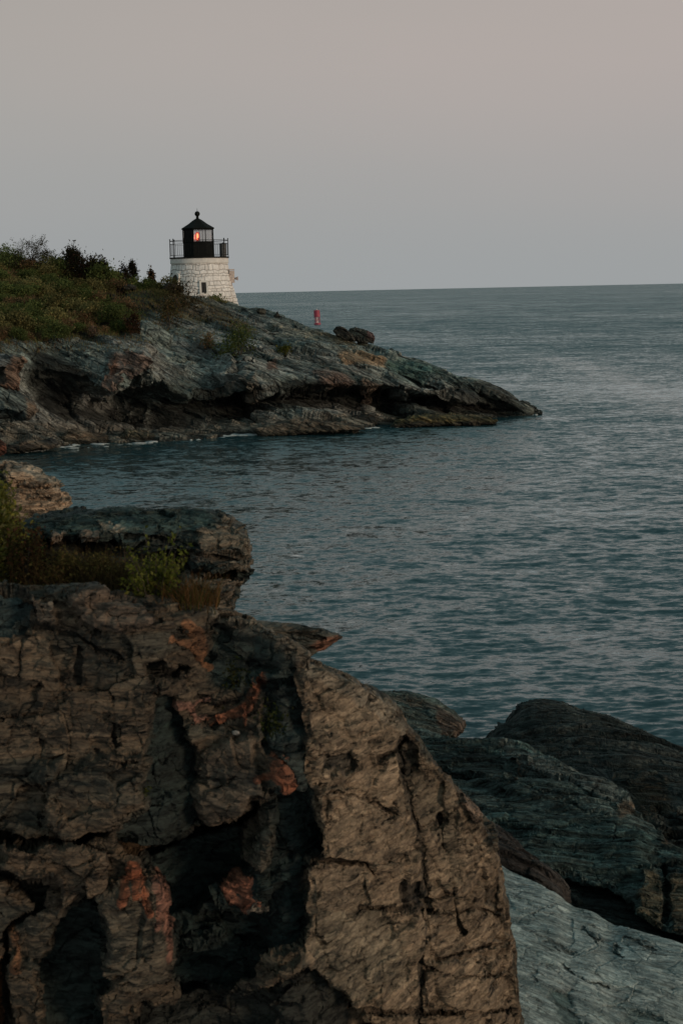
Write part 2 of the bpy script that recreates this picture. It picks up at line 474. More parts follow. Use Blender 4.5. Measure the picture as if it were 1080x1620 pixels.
def sheet_object(name, P, C, mat, wrap=False, flip=1, parent=None):
    nu, nv, _ = P.shape
    iu = np.arange(nu if wrap else nu - 1)[:, None]; iv = np.arange(nv - 1)[None]
    a = iu * nv + iv; b = ((iu + 1) % nu) * nv + iv
    Q = np.stack([a, b, b + 1, a + 1], -1).reshape(-1, 4)
    if flip < 0: Q = Q[:, ::-1]
    F = [Q]
    if wrap:  # close the two poles
        V = P.reshape(-1, 3); n = len(V)
        V = np.vstack([V, P[:, 0].mean(0), P[:, -1].mean(0)])
        Cc = np.vstack([C.reshape(-1, 3), C[:, 0].mean(0), C[:, -1].mean(0)])
        i = np.arange(nu); j = (i + 1) % nu
        t1 = np.stack([np.full(nu, n), j * nv, i * nv], 1); t2 = np.stack([np.full(nu, n + 1), i * nv + nv - 1, j * nv + nv - 1], 1)
        if flip < 0: t1 = t1[:, ::-1]; t2 = t2[:, ::-1]
        F.append(np.vstack([t1, t2]))
        return mesh_object(name, V, F, mat, parent, Cc, smooth=False)
    return mesh_object(name, P.reshape(-1, 3), F, mat, parent, C.reshape(-1, 3), smooth=False)

# bed orientation
M_HEAD = (0.45, 0.35, 0.82)
M_FORE = (0.05, -0.10, 0.99)
M_SLAB = (0.32, 0.85, 0.42)
MAT_HEAD = rock_material('headland_rock', M_HEAD, 1.8, bump=.55, contrast=0.4, streak=5, joint=.6, jd=.7)
MAT_FORE = rock_material('cliff_rock', M_FORE, 0.35, bump=.35, contrast=0.32, chip=.9, streak=6, joint=.7, jd=.45)
MAT_SLAB = rock_material('slab_rock', M_SLAB, 0.5, bump=.7, contrast=0.5, streak=10, joint=.5)
MAT_PALE = rock_material('pale_slab_rock', M_SLAB, 0.30, bump=0.6, contrast=0.2, streak=7, joint=.7, jd=.3, chip=.35)

TEAL = (0.200, 0.250, 0.230); GREY = (0.250, 0.262, 0.242); DTEAL = (0.095, 0.128, 0.118)
TAN = (0.235, 0.170, 0.108); BROWN = (0.072, 0.053, 0.034); DGREEN = (0.020, 0.034, 0.030)
BLACK = (0.012, 0.014, 0.012); RUST = (0.19, 0.068, 0.028); PINK = (0.24, 0.15, 0.115); PALE = (0.29, 0.315, 0.295)

# ================================================================== HEADLAND
def build_headland():
    T = [  # px, B, (C,d), (D,d), (E,d), (F,d), (G,D), (H,D)
        (-420, 752, 690, 7, 620, 10, 600, 5, 552, 8, 470, 128, 395, 152),
        (-160, 733, 680, 7, 615, 10, 595, 4, 550, 8, 475, 129, 402, 151),
        (0, 720, 672, 6, 612, 8, 588, 5, 548, 7, 480, 130, 416, 150),
        (60, 712, 668, 5, 612, 7.5, 580, 6, 545, 8, 485, 130, 425, 149.5),
        (120, 706, 672, 5, 640, 7, 588, 4, 540, 8, 490, 131, 436, 149),
        (180, 703, 674, 5, 642, 9, 612, 2, 545, 7, 500, 132, 443, 148),
        (230, 700, 672, 5, 625, 9, 592, 3, 553, 6, 505, 132, 449, 146),
        (270, 698, 672, 5, 630, 9, 614, 5, 588, 7, 530, 130, 455, 144),
        (330, 694, 670, 5, 648, 8, 624, 5, 594, 8, 535, 130, 468, 143.5),
        (390, 690, 662, 5, 634, 8, 612, 3, 575, 6, 530, 130, 484, 144.5),
        (450, 687, 656, 5, 632, 8, 610, 4, 584, 7, 545, 129, 503, 142),
        (510, 683, 655, 5, 634, 8, 606, 4, 580, 7, 555, 128, 522, 140),
        (570, 678, 653, 5, 632, 7, 609, 3, 582, 6, 565, 128, 543, 138),
        (630, 674, 652, 5, 634, 7, 611, 3, 592, 5, 580, 128, 563, 136),
        (690, 672, 653, 4, 637, 6, 621, 3, 606, 4.5, 597, 128, 582, 134),
        (740, 668, 653, 4, 640, 5, 630, 3, 619, 4, 611, 128, 600, 132),
        (790, 661, 655, 2, 648, 3, 642, 2, 634, 3, 628, 128, 621, 130.5),
        (826, 658.5, 656, .8, 653, 1.2, 650, 1.2, 648, 1.6, 646, 128.6, 643, 129.6),
        (848, 657, 656.6, .2, 656.4, .3, 656.2, .4, 656, .5, 655.8, 128.9, 655.5, 129.2),
        (853, 660, 659.6, .2, 659.4, .3, 659.2, .4, 659, .5, 658.8, 128.9, 658.5, 129.2),
    ]
    cols, xs = [], []
    for t in T:
        px = t[0]; D0 = water_D(px, t[1])
        if px >= 853: D0 = 128.7
        pts = [at_z(px, D0 - 2.0, -2.5), at(px, t[1], D0)]
        for k in (2, 4, 6, 8): pts.append(at(px, t[k], D0 + t[k + 1]))
        pts.append(at(px, t[10], t[11])); pts.append(at(px, t[12], t[13]))
        h = pts[-1]
        flat = 1.0 if px < 400 else .3
        pts.append(np.array([h[0] * (1 + 7 / h[1]), h[1] + 7, max(h[2] - (0.4 if flat == 1 else 1.3), -1.5)]))
        pts.append(np.array([h[0] * (1 + 18 / h[1]), h[1] + 18, -3.0]))
        cols.append(pts); xs.append(px)
    P, vq = loft(cols, xs, 1150, [10, 45, 55, 45, 60, 90, 110, 14, 10])
    front = vq < 7.2
    stamps = [  # undercut bands below the ledges: shade and wet black rock in one colour
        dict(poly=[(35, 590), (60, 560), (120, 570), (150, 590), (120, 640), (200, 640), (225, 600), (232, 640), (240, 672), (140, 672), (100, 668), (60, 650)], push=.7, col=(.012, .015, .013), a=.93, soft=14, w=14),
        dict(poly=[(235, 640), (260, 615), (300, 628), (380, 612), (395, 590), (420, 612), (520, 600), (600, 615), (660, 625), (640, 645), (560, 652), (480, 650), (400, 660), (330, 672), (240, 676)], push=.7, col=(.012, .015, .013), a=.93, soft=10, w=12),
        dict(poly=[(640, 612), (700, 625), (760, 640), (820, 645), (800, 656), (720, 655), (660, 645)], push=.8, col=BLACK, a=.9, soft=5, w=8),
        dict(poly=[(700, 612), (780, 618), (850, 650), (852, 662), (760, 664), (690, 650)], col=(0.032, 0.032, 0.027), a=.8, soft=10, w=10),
        # broken warm coloured faces
        dict(poly=[(165, 585), (185, 562), (215, 556), (232, 552), (240, 575), (222, 596), (205, 590), (190, 612), (165, 622), (155, 612)], push=-.8, col=PINK, a=.8, soft=4, w=6),
        dict(poly=[(175, 570), (190, 562), (185, 590), (165, 598)], col=RUST, a=.55, soft=4, w=6),
        dict(poly=[(110, 610), (150, 600), (165, 620), (130, 626)], push=-.6, col=(.14, .12, .09), a=.7, soft=5, w=6),
        dict(poly=[(390, 600), (405, 585), (415, 605), (400, 625), (392, 620)], push=-.5, col=(.2, .17, .13), a=.8, soft=4, w=5),
        dict(poly=[(425, 568), (438, 568), (440, 585), (424, 587)], col=(.22, .12, .08), a=.7, soft=3, w=4),
        dict(poly=[(536, 566), (560, 562), (604, 569), (606, 583), (580, 582), (545, 580)], push=-.35, col=(.36, .25, .15), a=.85, soft=3, w=5),
        dict(poly=[(630, 562), (660, 566), (664, 573), (636, 570)], col=(.3, .16, .13), a=.7, soft=3, w=4),
        dict(poly=[(495, 585), (530, 590), (555, 605), (535, 625), (505, 610)], push=-.5, col=(.2, .13, .10), a=.75, soft=5, w=8),
        dict(poly=[(570, 600), (600, 610), (603, 632), (575, 640), (566, 620)], push=-.7, col=(.13, .095, .07), a=.8, soft=4, w=6),
        dict(poly=[(605, 570), (650, 572), (700, 590), (660, 600), (612, 588)], col=(.10, .18, .155), a=.75, soft=6, w=8),
        dict(poly=[(0, 550), (60, 548), (140, 540), (230, 552), (200, 566), (120, 568), (60, 560), (0, 566)], col=(.17, .22, .205), a=.7, soft=5, w=8),
        # overhanging cracks on the point
        dict(line=[(628, 591), (660, 600), (700, 616), (735, 622), (760, 622)], r=5, push=.8, col=BLACK, a=.6, w=4),
        dict(line=[(470, 556), (500, 566), (540, 574)], r=3, push=.5, w=4),
        dict(line=[(300, 500), (350, 520), (420, 545), (450, 552)], r=3, push=.35, w=5),
        dict(line=[(250, 520), (300, 540), (345, 575)], r=3, push=.35, w=5),
        dict(line=[(330, 592), (380, 575), (400, 570)], r=3, push=.4, w=5),
        # lichen, turf and bare earth on the slope
        dict(poly=[(240, 455), (300, 470), (345, 490), (395, 515), (420, 530), (380, 528), (330, 512), (260, 500), (235, 480)], col=(.075, .07, .038), a=.75, soft=8, w=14),
        dict(poly=[(-420, 380), (0, 400), (120, 430), (240, 445), (285, 462), (245, 480), (215, 520), (180, 530), (100, 540), (0, 548), (-420, 560)], col=(.040, .040, .022), a=1, soft=8, w=12),
        dict(poly=[(420, 508), (470, 518), (520, 532), (500, 538), (450, 528), (420, 518)], col=(.26, .24, .17), a=.6, soft=5, w=6),
        dict(poly=[(500, 520), (550, 534), (580, 548), (540, 545), (505, 532)], col=(.13, .105, .06), a=.7, soft=4, w=6),
        # brown shelf and weed at the waterline
        dict(poly=[(0, 670), (60, 668), (130, 672), (250, 674), (400, 668), (560, 660), (640, 655), (760, 660), (760, 675), (560, 684), (400, 694), (0, 724)], col=(.20, .175, .135), a=.8, soft=4, w=6),
        dict(poly=[(630, 655), (700, 655), (780, 662), (780, 674), (620, 680)], col=(.11, .085, .03), a=.7, soft=4, w=6),
    ]
    cfg = dict(seed=5, m=M_HEAD, warp=3.0, stamps=stamps,
               beds=[(1.9, 14, .36, .4), (.7, 9, .17, .15), (.25, 6, .07, .06)],
               joints=[(7, 4.5, 2.2, .30, .16, .03), (2.6, 1.8, .7, .10, .07, .04)],
               grain=[(4, .10, 3), (.6, .02, 4)],
               tones=(TEAL, GREY, DTEAL), tone_scale=7.0, wet=(0.28, .1, (.03, .03, .024)))
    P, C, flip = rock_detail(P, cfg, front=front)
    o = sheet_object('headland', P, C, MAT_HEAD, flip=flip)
    tag(o, 'layered grey headland sloping down into the sea below the lighthouse', 'headland', kind='structure')
    return P, front

HEAD, HEAD_FRONT = build_headland()
_hp = HEAD[:, HEAD_FRONT].reshape(-1, 3)
_hx, _hy = project(_hp)

def on_headland(px, py):
    """point of the headland seen at that place"""
    d = (_hx - px) ** 2 + (_hy - py) ** 2
    k = np.argsort(d)[:12]
    k = k[np.argmin(_hp[k, 1])]
    return _hp[k].copy()

# ================================================================== FOREGROUND CLIFF
def build_cliff():
    # px, top py, top D, D at py 1620, platform: (back D, back z)
    T = [(-330, 905, 12.4, 11.5, 0), (-150, 920, 12.5, 11.5, 0), (0, 934, 12.6, 11.6, 0), (60, 932, 12.7, 11.6, 0), (120, 934, 12.7, 11.6, 0), (190, 944, 12.6, 11.6, 0),
         (250, 962, 12.6, 11.7, 0), (290, 966, 12.8, 11.9, .1), (330, 966, 13.0, 12.0, .35), (400, 984, 12.9, 11.9, .8), (450, 1008, 12.7, 11.7, 1), (510, 1046, 12.9, 11.9, 1),
         (560, 1071, 13.1, 12.15, 1), (605, 1096, 13.3, 12.45, 1), (650, 1150, 13.5, 12.75, 1), (692, 1207, 13.7, 13.05, 1), (735, 1258, 13.9, 13.3, 1),
         (772, 1315, 14.1, 13.6, 1), (792, 1400, 14.2, 13.85, 1), (804, 1490, 14.25, 14.0, 1), (812, 1570, 14.25, 14.1, 1), (820, 1680, 14.3, 14.3, 1), (835, 1900, 14.4, 14.4, 1)]
    cols, xs = [], []
    for px, ty, tD, bD, s in T:
        top = at(px, ty, tD)
        b = at(px, 1620, bD) if ty < 1600 else at(px, ty + 40, bD)
        pts = [at_z(px, bD + .2, -1.5), at_z(px, bD, 1.6), b]
        for f_ in (.33, .66):
            py = 1620 + (ty - 1620) * f_ if ty < 1600 else ty + 40 * (1 - f_)
            pts.append(at(px, py, bD + (tD - bD) * f_ * .8))
        pts.append(at(px, ty + (10 if ty < 1600 else 4), tD - .10))
        pts.append(at(px, ty, tD + .12))
        def ext(p, dd, z): return np.array([p[0] * (1 + dd / p[1]), p[1] + dd, z])
        pts.append(ext(top, 1.6, top[2] - .30 - .32 * s))
        pts.append(ext(top, 10 - 7.0 * s, (4.8 if s < .5 else top[2] - 2.2)))
        pts.append(ext(top, 13 - 8.5 * s, -1.5))
        cols.append(pts); xs.append(px)
    P, vq = loft(cols, xs, 900, [12, 40, 180, 200, 190, 22, 60, 30, 20])
    front = vq < 6.6
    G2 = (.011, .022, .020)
    stamps = [
        # leaning joint faces and hollows, their shade painted into the dark green rock
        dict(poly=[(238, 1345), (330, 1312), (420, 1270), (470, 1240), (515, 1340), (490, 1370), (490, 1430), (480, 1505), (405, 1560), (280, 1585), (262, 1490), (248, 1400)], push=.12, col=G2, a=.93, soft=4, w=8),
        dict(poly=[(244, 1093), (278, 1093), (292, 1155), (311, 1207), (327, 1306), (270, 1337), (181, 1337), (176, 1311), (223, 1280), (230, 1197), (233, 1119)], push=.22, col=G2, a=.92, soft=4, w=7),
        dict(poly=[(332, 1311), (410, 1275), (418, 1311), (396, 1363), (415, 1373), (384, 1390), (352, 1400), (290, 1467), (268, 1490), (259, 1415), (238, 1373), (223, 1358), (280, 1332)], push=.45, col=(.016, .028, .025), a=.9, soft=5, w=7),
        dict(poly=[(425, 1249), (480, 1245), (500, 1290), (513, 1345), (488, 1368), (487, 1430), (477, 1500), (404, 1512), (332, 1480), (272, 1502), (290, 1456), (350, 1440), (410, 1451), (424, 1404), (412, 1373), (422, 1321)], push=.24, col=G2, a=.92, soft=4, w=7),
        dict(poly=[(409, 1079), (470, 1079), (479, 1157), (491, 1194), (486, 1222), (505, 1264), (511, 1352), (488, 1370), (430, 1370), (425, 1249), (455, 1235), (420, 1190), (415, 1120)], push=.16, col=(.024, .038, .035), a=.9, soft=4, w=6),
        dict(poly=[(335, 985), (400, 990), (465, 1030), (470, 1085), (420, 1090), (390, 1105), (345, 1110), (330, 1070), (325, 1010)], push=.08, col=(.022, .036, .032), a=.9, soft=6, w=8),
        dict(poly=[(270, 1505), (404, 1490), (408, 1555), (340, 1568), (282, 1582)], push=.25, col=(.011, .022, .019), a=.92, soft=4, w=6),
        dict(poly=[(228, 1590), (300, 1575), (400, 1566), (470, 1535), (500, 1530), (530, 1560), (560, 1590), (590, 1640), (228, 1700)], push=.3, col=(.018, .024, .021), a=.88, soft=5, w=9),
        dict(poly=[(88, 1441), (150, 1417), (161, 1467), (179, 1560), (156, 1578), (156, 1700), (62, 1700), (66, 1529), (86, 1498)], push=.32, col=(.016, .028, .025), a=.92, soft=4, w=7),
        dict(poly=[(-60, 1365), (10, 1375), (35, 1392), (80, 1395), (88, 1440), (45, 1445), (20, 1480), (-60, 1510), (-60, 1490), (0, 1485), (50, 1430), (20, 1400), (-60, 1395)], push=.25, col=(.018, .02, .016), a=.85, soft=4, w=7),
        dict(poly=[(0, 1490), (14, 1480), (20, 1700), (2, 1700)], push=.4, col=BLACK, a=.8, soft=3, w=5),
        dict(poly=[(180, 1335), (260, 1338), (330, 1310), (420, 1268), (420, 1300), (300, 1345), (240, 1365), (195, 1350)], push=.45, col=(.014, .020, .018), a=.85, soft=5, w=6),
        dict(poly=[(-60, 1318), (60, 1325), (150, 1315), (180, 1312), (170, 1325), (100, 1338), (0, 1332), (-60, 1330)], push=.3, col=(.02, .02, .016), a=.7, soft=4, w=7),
        # upper left block cracks
        dict(poly=[(-60, 938), (35, 940), (44, 960), (42, 1000), (-60, 1002)], push=.10, col=(.035, .060, .060), a=.9, soft=3, w=4),
        dict(line=[(45, 985), (90, 993), (130, 1010), (160, 1030), (190, 1042)], r=5.5, push=0.07, col=(.022, .021, .017), a=.7, w=5),
        dict(line=[(105, 950), (112, 975), (140, 990), (180, 1005)], r=3.7, push=0.07, col=(.022, .021, .017), a=.7, w=5),
        dict(line=[(40, 990), (36, 1030), (30, 1080)], r=3.1, push=0.06, col=(.022, .021, .017), a=.7, w=5),
        dict(line=[(124, 1030), (122, 1075)], r=4.9, push=0.07, col=(.022, .021, .017), a=.7, w=5),
        dict(line=[(112, 1110), (112, 1150)], r=4.9, push=0.07, col=(.022, .021, .017), a=.7, w=5),
        dict(line=[(182, 1100), (178, 1160), (185, 1180)], r=4.2, push=0.07, col=(.022, .021, .017), a=.7, w=5),
        dict(line=[(60, 1160), (64, 1205), (75, 1225)], r=5.5, push=0.07, col=(.022, .021, .017), a=.7, w=5),
        dict(line=[(0, 1140), (30, 1143), (60, 1158)], r=3.1, push=0.06, col=(.022, .021, .017), a=.7, w=5),
        dict(line=[(180, 1100), (225, 1118), (238, 1105)], r=3.1, push=0.06, col=(.022, .021, .017), a=.7, w=5),
        dict(line=[(150, 1190), (190, 1206), (215, 1200)], r=2.5, push=0.04, col=(.022, .021, .017), a=.7, w=5),
        dict(line=[(60, 1290), (66, 1310), (120, 1320)], r=4.2, push=0.07, col=(.022, .021, .017), a=.7, w=5),
        dict(poly=[(225, 1050), (262, 1050), (300, 1058), (280, 1075), (240, 1080)], push=.25, col=(.02, .024, .02), a=.8, soft=5, w=6),
        # overhang pushed out
        dict(poly=[(110, 940), (200, 938), (232, 975), (240, 988), (170, 990), (125, 985)], push=-.16, soft=5, w=6, col=(.16, .115, .085), a=.5),
        dict(poly=[(50, 945), (85, 950), (95, 980), (55, 985)], push=-.12, soft=4, w=5, col=(.20, .16, .12), a=.5),
        dict(poly=[(0, 1335), (110, 1335), (165, 1355), (150, 1400), (100, 1430), (85, 1395), (30, 1388), (0, 1370)], push=-.22, soft=5, w=8, col=(.135, .095, .062), a=.4),
        dict(poly=[(155, 1412), (250, 1395), (268, 1490), (275, 1545), (220, 1568), (185, 1565), (168, 1480)], push=-.2, soft=5, w=8, col=(.11, .09, .062), a=.6),
        dict(poly=[(70, 1225), (180, 1190), (228, 1190), (222, 1270), (150, 1310), (75, 1315)], push=-.12, soft=6, w=9),
        dict(poly=[(315, 1200), (400, 1160), (410, 1260), (330, 1305)], push=-.1, soft=6, w=8, col=(.12, .095, .07), a=.4),
        dict(poly=[(388, 1320), (420, 1290), (425, 1340), (412, 1372), (390, 1372)], push=-.2, soft=4, w=5, col=(.12, .10, .07), a=.7),
        dict(poly=[(410, 1515), (478, 1500), (472, 1530), (408, 1556)], push=-.12, soft=4, w=5, col=(.14, .10, .062), a=.7),
        # sunlit weathered flank
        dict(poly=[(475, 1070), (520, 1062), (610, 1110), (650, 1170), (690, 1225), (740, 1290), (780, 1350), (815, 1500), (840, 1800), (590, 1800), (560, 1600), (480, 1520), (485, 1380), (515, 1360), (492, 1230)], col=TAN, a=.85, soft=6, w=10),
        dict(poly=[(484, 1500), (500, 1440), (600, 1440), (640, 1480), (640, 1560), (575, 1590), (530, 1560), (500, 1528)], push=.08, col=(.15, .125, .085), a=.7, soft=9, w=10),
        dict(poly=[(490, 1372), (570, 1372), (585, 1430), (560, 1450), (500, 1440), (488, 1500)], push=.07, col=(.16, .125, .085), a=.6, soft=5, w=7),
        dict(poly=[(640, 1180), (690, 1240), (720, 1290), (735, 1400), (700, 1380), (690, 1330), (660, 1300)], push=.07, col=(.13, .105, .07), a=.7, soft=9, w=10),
        dict(poly=[(505, 1200), (555, 1185), (565, 1215), (520, 1225), (500, 1235)], push=.14, col=(.06, .058, .046), a=.75, soft=6, w=8),
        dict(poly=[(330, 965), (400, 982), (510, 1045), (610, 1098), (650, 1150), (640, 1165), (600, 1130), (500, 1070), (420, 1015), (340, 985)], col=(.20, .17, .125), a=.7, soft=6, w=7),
        dict(poly=[(640, 1170), (700, 1240), (735, 1300), (795, 1400), (815, 1560), (840, 1800), (672, 1800), (670, 1500), (668, 1390), (655, 1300)], push=.045, soft=4, w=5),
        dict(poly=[(676, 1446), (795, 1446), (812, 1500), (690, 1518)], push=-.04, soft=3, w=5),
        dict(poly=[(676, 1524), (806, 1510), (818, 1596), (676, 1602)], push=-.06, soft=3, w=5),
        dict(poly=[(492, 1240), (560, 1250), (632, 1292), (650, 1345), (640, 1390), (575, 1366), (515, 1358)], push=-.045, soft=3, w=6),
        dict(poly=[(700, 1240), (735, 1300), (760, 1360), (740, 1440), (722, 1440), (705, 1340)], push=-.05, soft=3, w=5),
        dict(line=[(488, 1366), (530, 1364), (576, 1370), (590, 1385)], r=7, push=.22, col=BLACK, a=.7, w=3),
        dict(line=[(632, 1190), (648, 1240), (655, 1300), (662, 1340), (668, 1390), (680, 1440)], r=5, push=.07, col=(.04, .034, .025), a=.7, w=7),
        dict(line=[(655, 1395), (664, 1440), (670, 1500), (668, 1560), (662, 1620), (660, 1700)], r=6, push=.09, col=(.025, .024, .018), a=.75, w=7),
        dict(line=[(692, 1290), (700, 1330), (712, 1390), (722, 1450), (735, 1475)], r=4, push=.14, col=BLACK, a=.55, w=4),
        dict(line=[(600, 1200), (628, 1188), (645, 1175)], r=5, push=.15, col=BLACK, a=.6, w=4),
        dict(line=[(520, 1250), (580, 1262), (630, 1290)], r=3, push=.08, col=BLACK, a=.4, w=4),
        dict(line=[(570, 1440), (640, 1440), (700, 1444), (760, 1440), (795, 1444)], r=3.5, push=.10, col=BLACK, a=.5, w=4),
        dict(line=[(690, 1520), (740, 1505), (800, 1490)], r=3.5, push=.12, col=BLACK, a=.5, w=4),
        dict(line=[(700, 1605), (760, 1602), (815, 1600)], r=4, push=.14, col=BLACK, a=.6, w=4),
        dict(line=[(560, 1600), (620, 1604), (700, 1604)], r=5, push=.18, col=BLACK, a=.6, w=4),
        dict(line=[(670, 1525), (700, 1545), (780, 1545), (806, 1535)], r=3, push=.10, col=BLACK, a=.45, w=5),
        dict(poly=[(760, 1405), (785, 1402), (790, 1430), (762, 1432)], push=.12, col=(.07, .05, .03), a=.8, soft=4, w=4),
        dict(poly=[(635, 1400), (668, 1395), (676, 1430), (660, 1450), (640, 1440)], push=.10, col=(.03, .026, .02), a=.75, soft=6, w=6),
        dict(poly=[(728, 1250), (772, 1262), (774, 1282), (752, 1300), (730, 1270)], push=-.13, col=(.25, .17, .12), a=.6, soft=3, w=3),
        dict(poly=[(632, 1160), (655, 1170), (665, 1215), (640, 1225), (628, 1190)], push=.15, col=(.04, .035, .026), a=.8, soft=5, w=5),
        # iron stains: thin drip and seam strokes
        dict(line=[(328, 1142), (352, 1130), (384, 1115), (414, 1079)], r=8.75, push=-.02, col=(.24, .088, .045), a=.85, w=3),
        dict(line=[(345, 1142), (390, 1127), (409, 1094)], r=6.875, push=-.02, col=(.24, .088, .045), a=.85, w=3),
        dict(line=[(388, 1147), (384, 1120)], r=5.0, push=-.02, col=(.24, .088, .045), a=.85, w=3),
        dict(line=[(408, 1232), (428, 1224), (446, 1240), (463, 1250)], r=7.5, push=-.02, col=(.24, .088, .045), a=.85, w=3),
        dict(line=[(430, 1196), (447, 1226), (461, 1249)], r=6.875, push=-.02, col=(.24, .088, .045), a=.85, w=3),
        dict(line=[(436, 1215), (444, 1238)], r=7.5, push=-.02, col=(.24, .088, .045), a=.85, w=3),
        dict(line=[(275, 1113), (300, 1118), (316, 1142)], r=6.25, push=-.02, col=(.23, .115, .08), a=.85, w=3),
        dict(line=[(312, 1112), (331, 1106)], r=5.625, push=-.02, col=(.23, .115, .08), a=.85, w=3),
        dict(line=[(308, 1118), (318, 1146)], r=5.0, push=-.02, col=(.23, .115, .08), a=.85, w=3),
        dict(line=[(211, 1371), (201, 1398), (192, 1420)], r=6.875, push=-.02, col=(.27, .085, .038), a=.85, w=3),
        dict(line=[(214, 1374), (226, 1405), (233, 1438)], r=7.5, push=-.02, col=(.27, .085, .038), a=.85, w=3),
        dict(line=[(212, 1378), (217, 1418)], r=5.625, push=-.02, col=(.27, .085, .038), a=.85, w=3),
        dict(line=[(246, 1392), (256, 1425), (261, 1468)], r=8.125, push=-.02, col=(.26, .12, .08), a=.85, w=3),
        dict(line=[(260, 1466), (264, 1512)], r=3.75, push=-.02, col=(.26, .12, .08), a=.85, w=3),
        dict(line=[(252, 1420), (248, 1462)], r=4.375, push=-.02, col=(.26, .12, .08), a=.85, w=3),
        dict(line=[(357, 1406), (375, 1394), (397, 1398)], r=7.5, push=-.02, col=(.24, .095, .055), a=.85, w=3),
        dict(line=[(359, 1408), (372, 1426), (398, 1437)], r=6.875, push=-.02, col=(.24, .095, .055), a=.85, w=3),
        dict(line=[(388, 1400), (399, 1432)], r=8.75, push=-.02, col=(.24, .095, .055), a=.85, w=3),
        dict(line=[(372, 1402), (386, 1420)], r=6.25, push=-.02, col=(.24, .095, .055), a=.85, w=3),
        dict(line=[(272, 1012), (300, 1022), (331, 1057)], r=6.25, push=-.02, col=(.22, .10, .045), a=.85, w=3),
        dict(line=[(290, 987), (312, 1002), (323, 1050)], r=7.5, push=-.02, col=(.22, .10, .045), a=.85, w=3),
        dict(line=[(300, 1000), (312, 1040)], r=6.25, push=-.02, col=(.22, .10, .045), a=.85, w=3),
        dict(line=[(20, 1472), (28, 1500), (26, 1532)], r=7.5, push=-.02, col=(.22, .10, .045), a=.85, w=3),
        dict(line=[(3, 1515), (5, 1560), (3, 1620)], r=5.0, push=-.02, col=(.22, .10, .045), a=.85, w=3),
        dict(poly=[(400, 1437), (425, 1442), (420, 1450), (405, 1455)], push=-.05, col=(.26, .23, .18), a=.85, soft=2, w=2),
        dict(poly=[(180, 1340), (250, 1345), (230, 1358), (190, 1356)], col=(.14, .075, .03), a=.5, soft=4, w=5),
    ]
    cfg = dict(seed=23, m=M_FORE, warp=.16, jw=.35, stamps=stamps,
               calm=[([(478, 1062), (520, 1050), (620, 1100), (660, 1150), (720, 1240), (800, 1400), (840, 1800), (480, 1800), (470, 1500), (500, 1360)], .6)],
               beds=[(.42, 1.6, .042, .08), (.15, .8, .020, .04), (.05, .4, .006, .02)],
               joints=[(.44, .48, .32, .038, .022, .035), (.16, .16, .09, .011, .008, .05)],
               grain=[(.6, .015, 3), (.10, .005, 4)],
               tones=(BROWN, (.100, .074, .048), (.052, .048, .035)), tone_scale=.8, wet=(.9, .2, (.03, .03, .024)))
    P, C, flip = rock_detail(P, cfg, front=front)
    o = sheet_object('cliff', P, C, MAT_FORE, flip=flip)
    tag(o, 'tall fractured brown cliff with dark hollows and rusty stains in front', 'cliff', kind='structure')
    return P, front

CLIFF, CLIFF_FRONT = build_cliff()
_cp = CLIFF.reshape(-1, 3)[::3]
_cx, _cy = project(_cp)

def on_cliff(px, py, near=True):
    d = (_cx - px) ** 2 + (_cy - py) ** 2
    k = np.argsort(d)[:10]
    return _cp[k[np.argmin(_cp[k, 1])]].copy()

# ================================================================== SINGLE ROCKS
def rock(label, outline, D, tf, tb, cfg, mat, name='rock', cat='rock', **kw):
    P, ph = pillow(outline, D, tf, tb, **kw)
    cfg = dict(cfg); cfg['inside'] = P.reshape(-1, 3).mean(0)
    P, C, flip = rock_detail(P, cfg, wrap=True, front=(ph < 1.75))
    o = sheet_object(name, P, C, mat, wrap=True, flip=flip)
    c = P.reshape(-1, 3).mean(0)
    o.data.transform(__import__('mathutils').Matrix.Translation(-c)); o.location = c
    return tag(o, label, cat)

small = dict(m=M_FORE, warp=.16, beds=[(.26, 1.0, .040, .08), (.09, .5, .024, .04), (.035, .4, .010, .02)], joints=[(.6, .6, .2, .03, .025, .04), (.2, .2, .08, .012, .01, .06)],
             grain=[(.4, .02, 3), (.1, .008, 4)], tone_scale=.7)
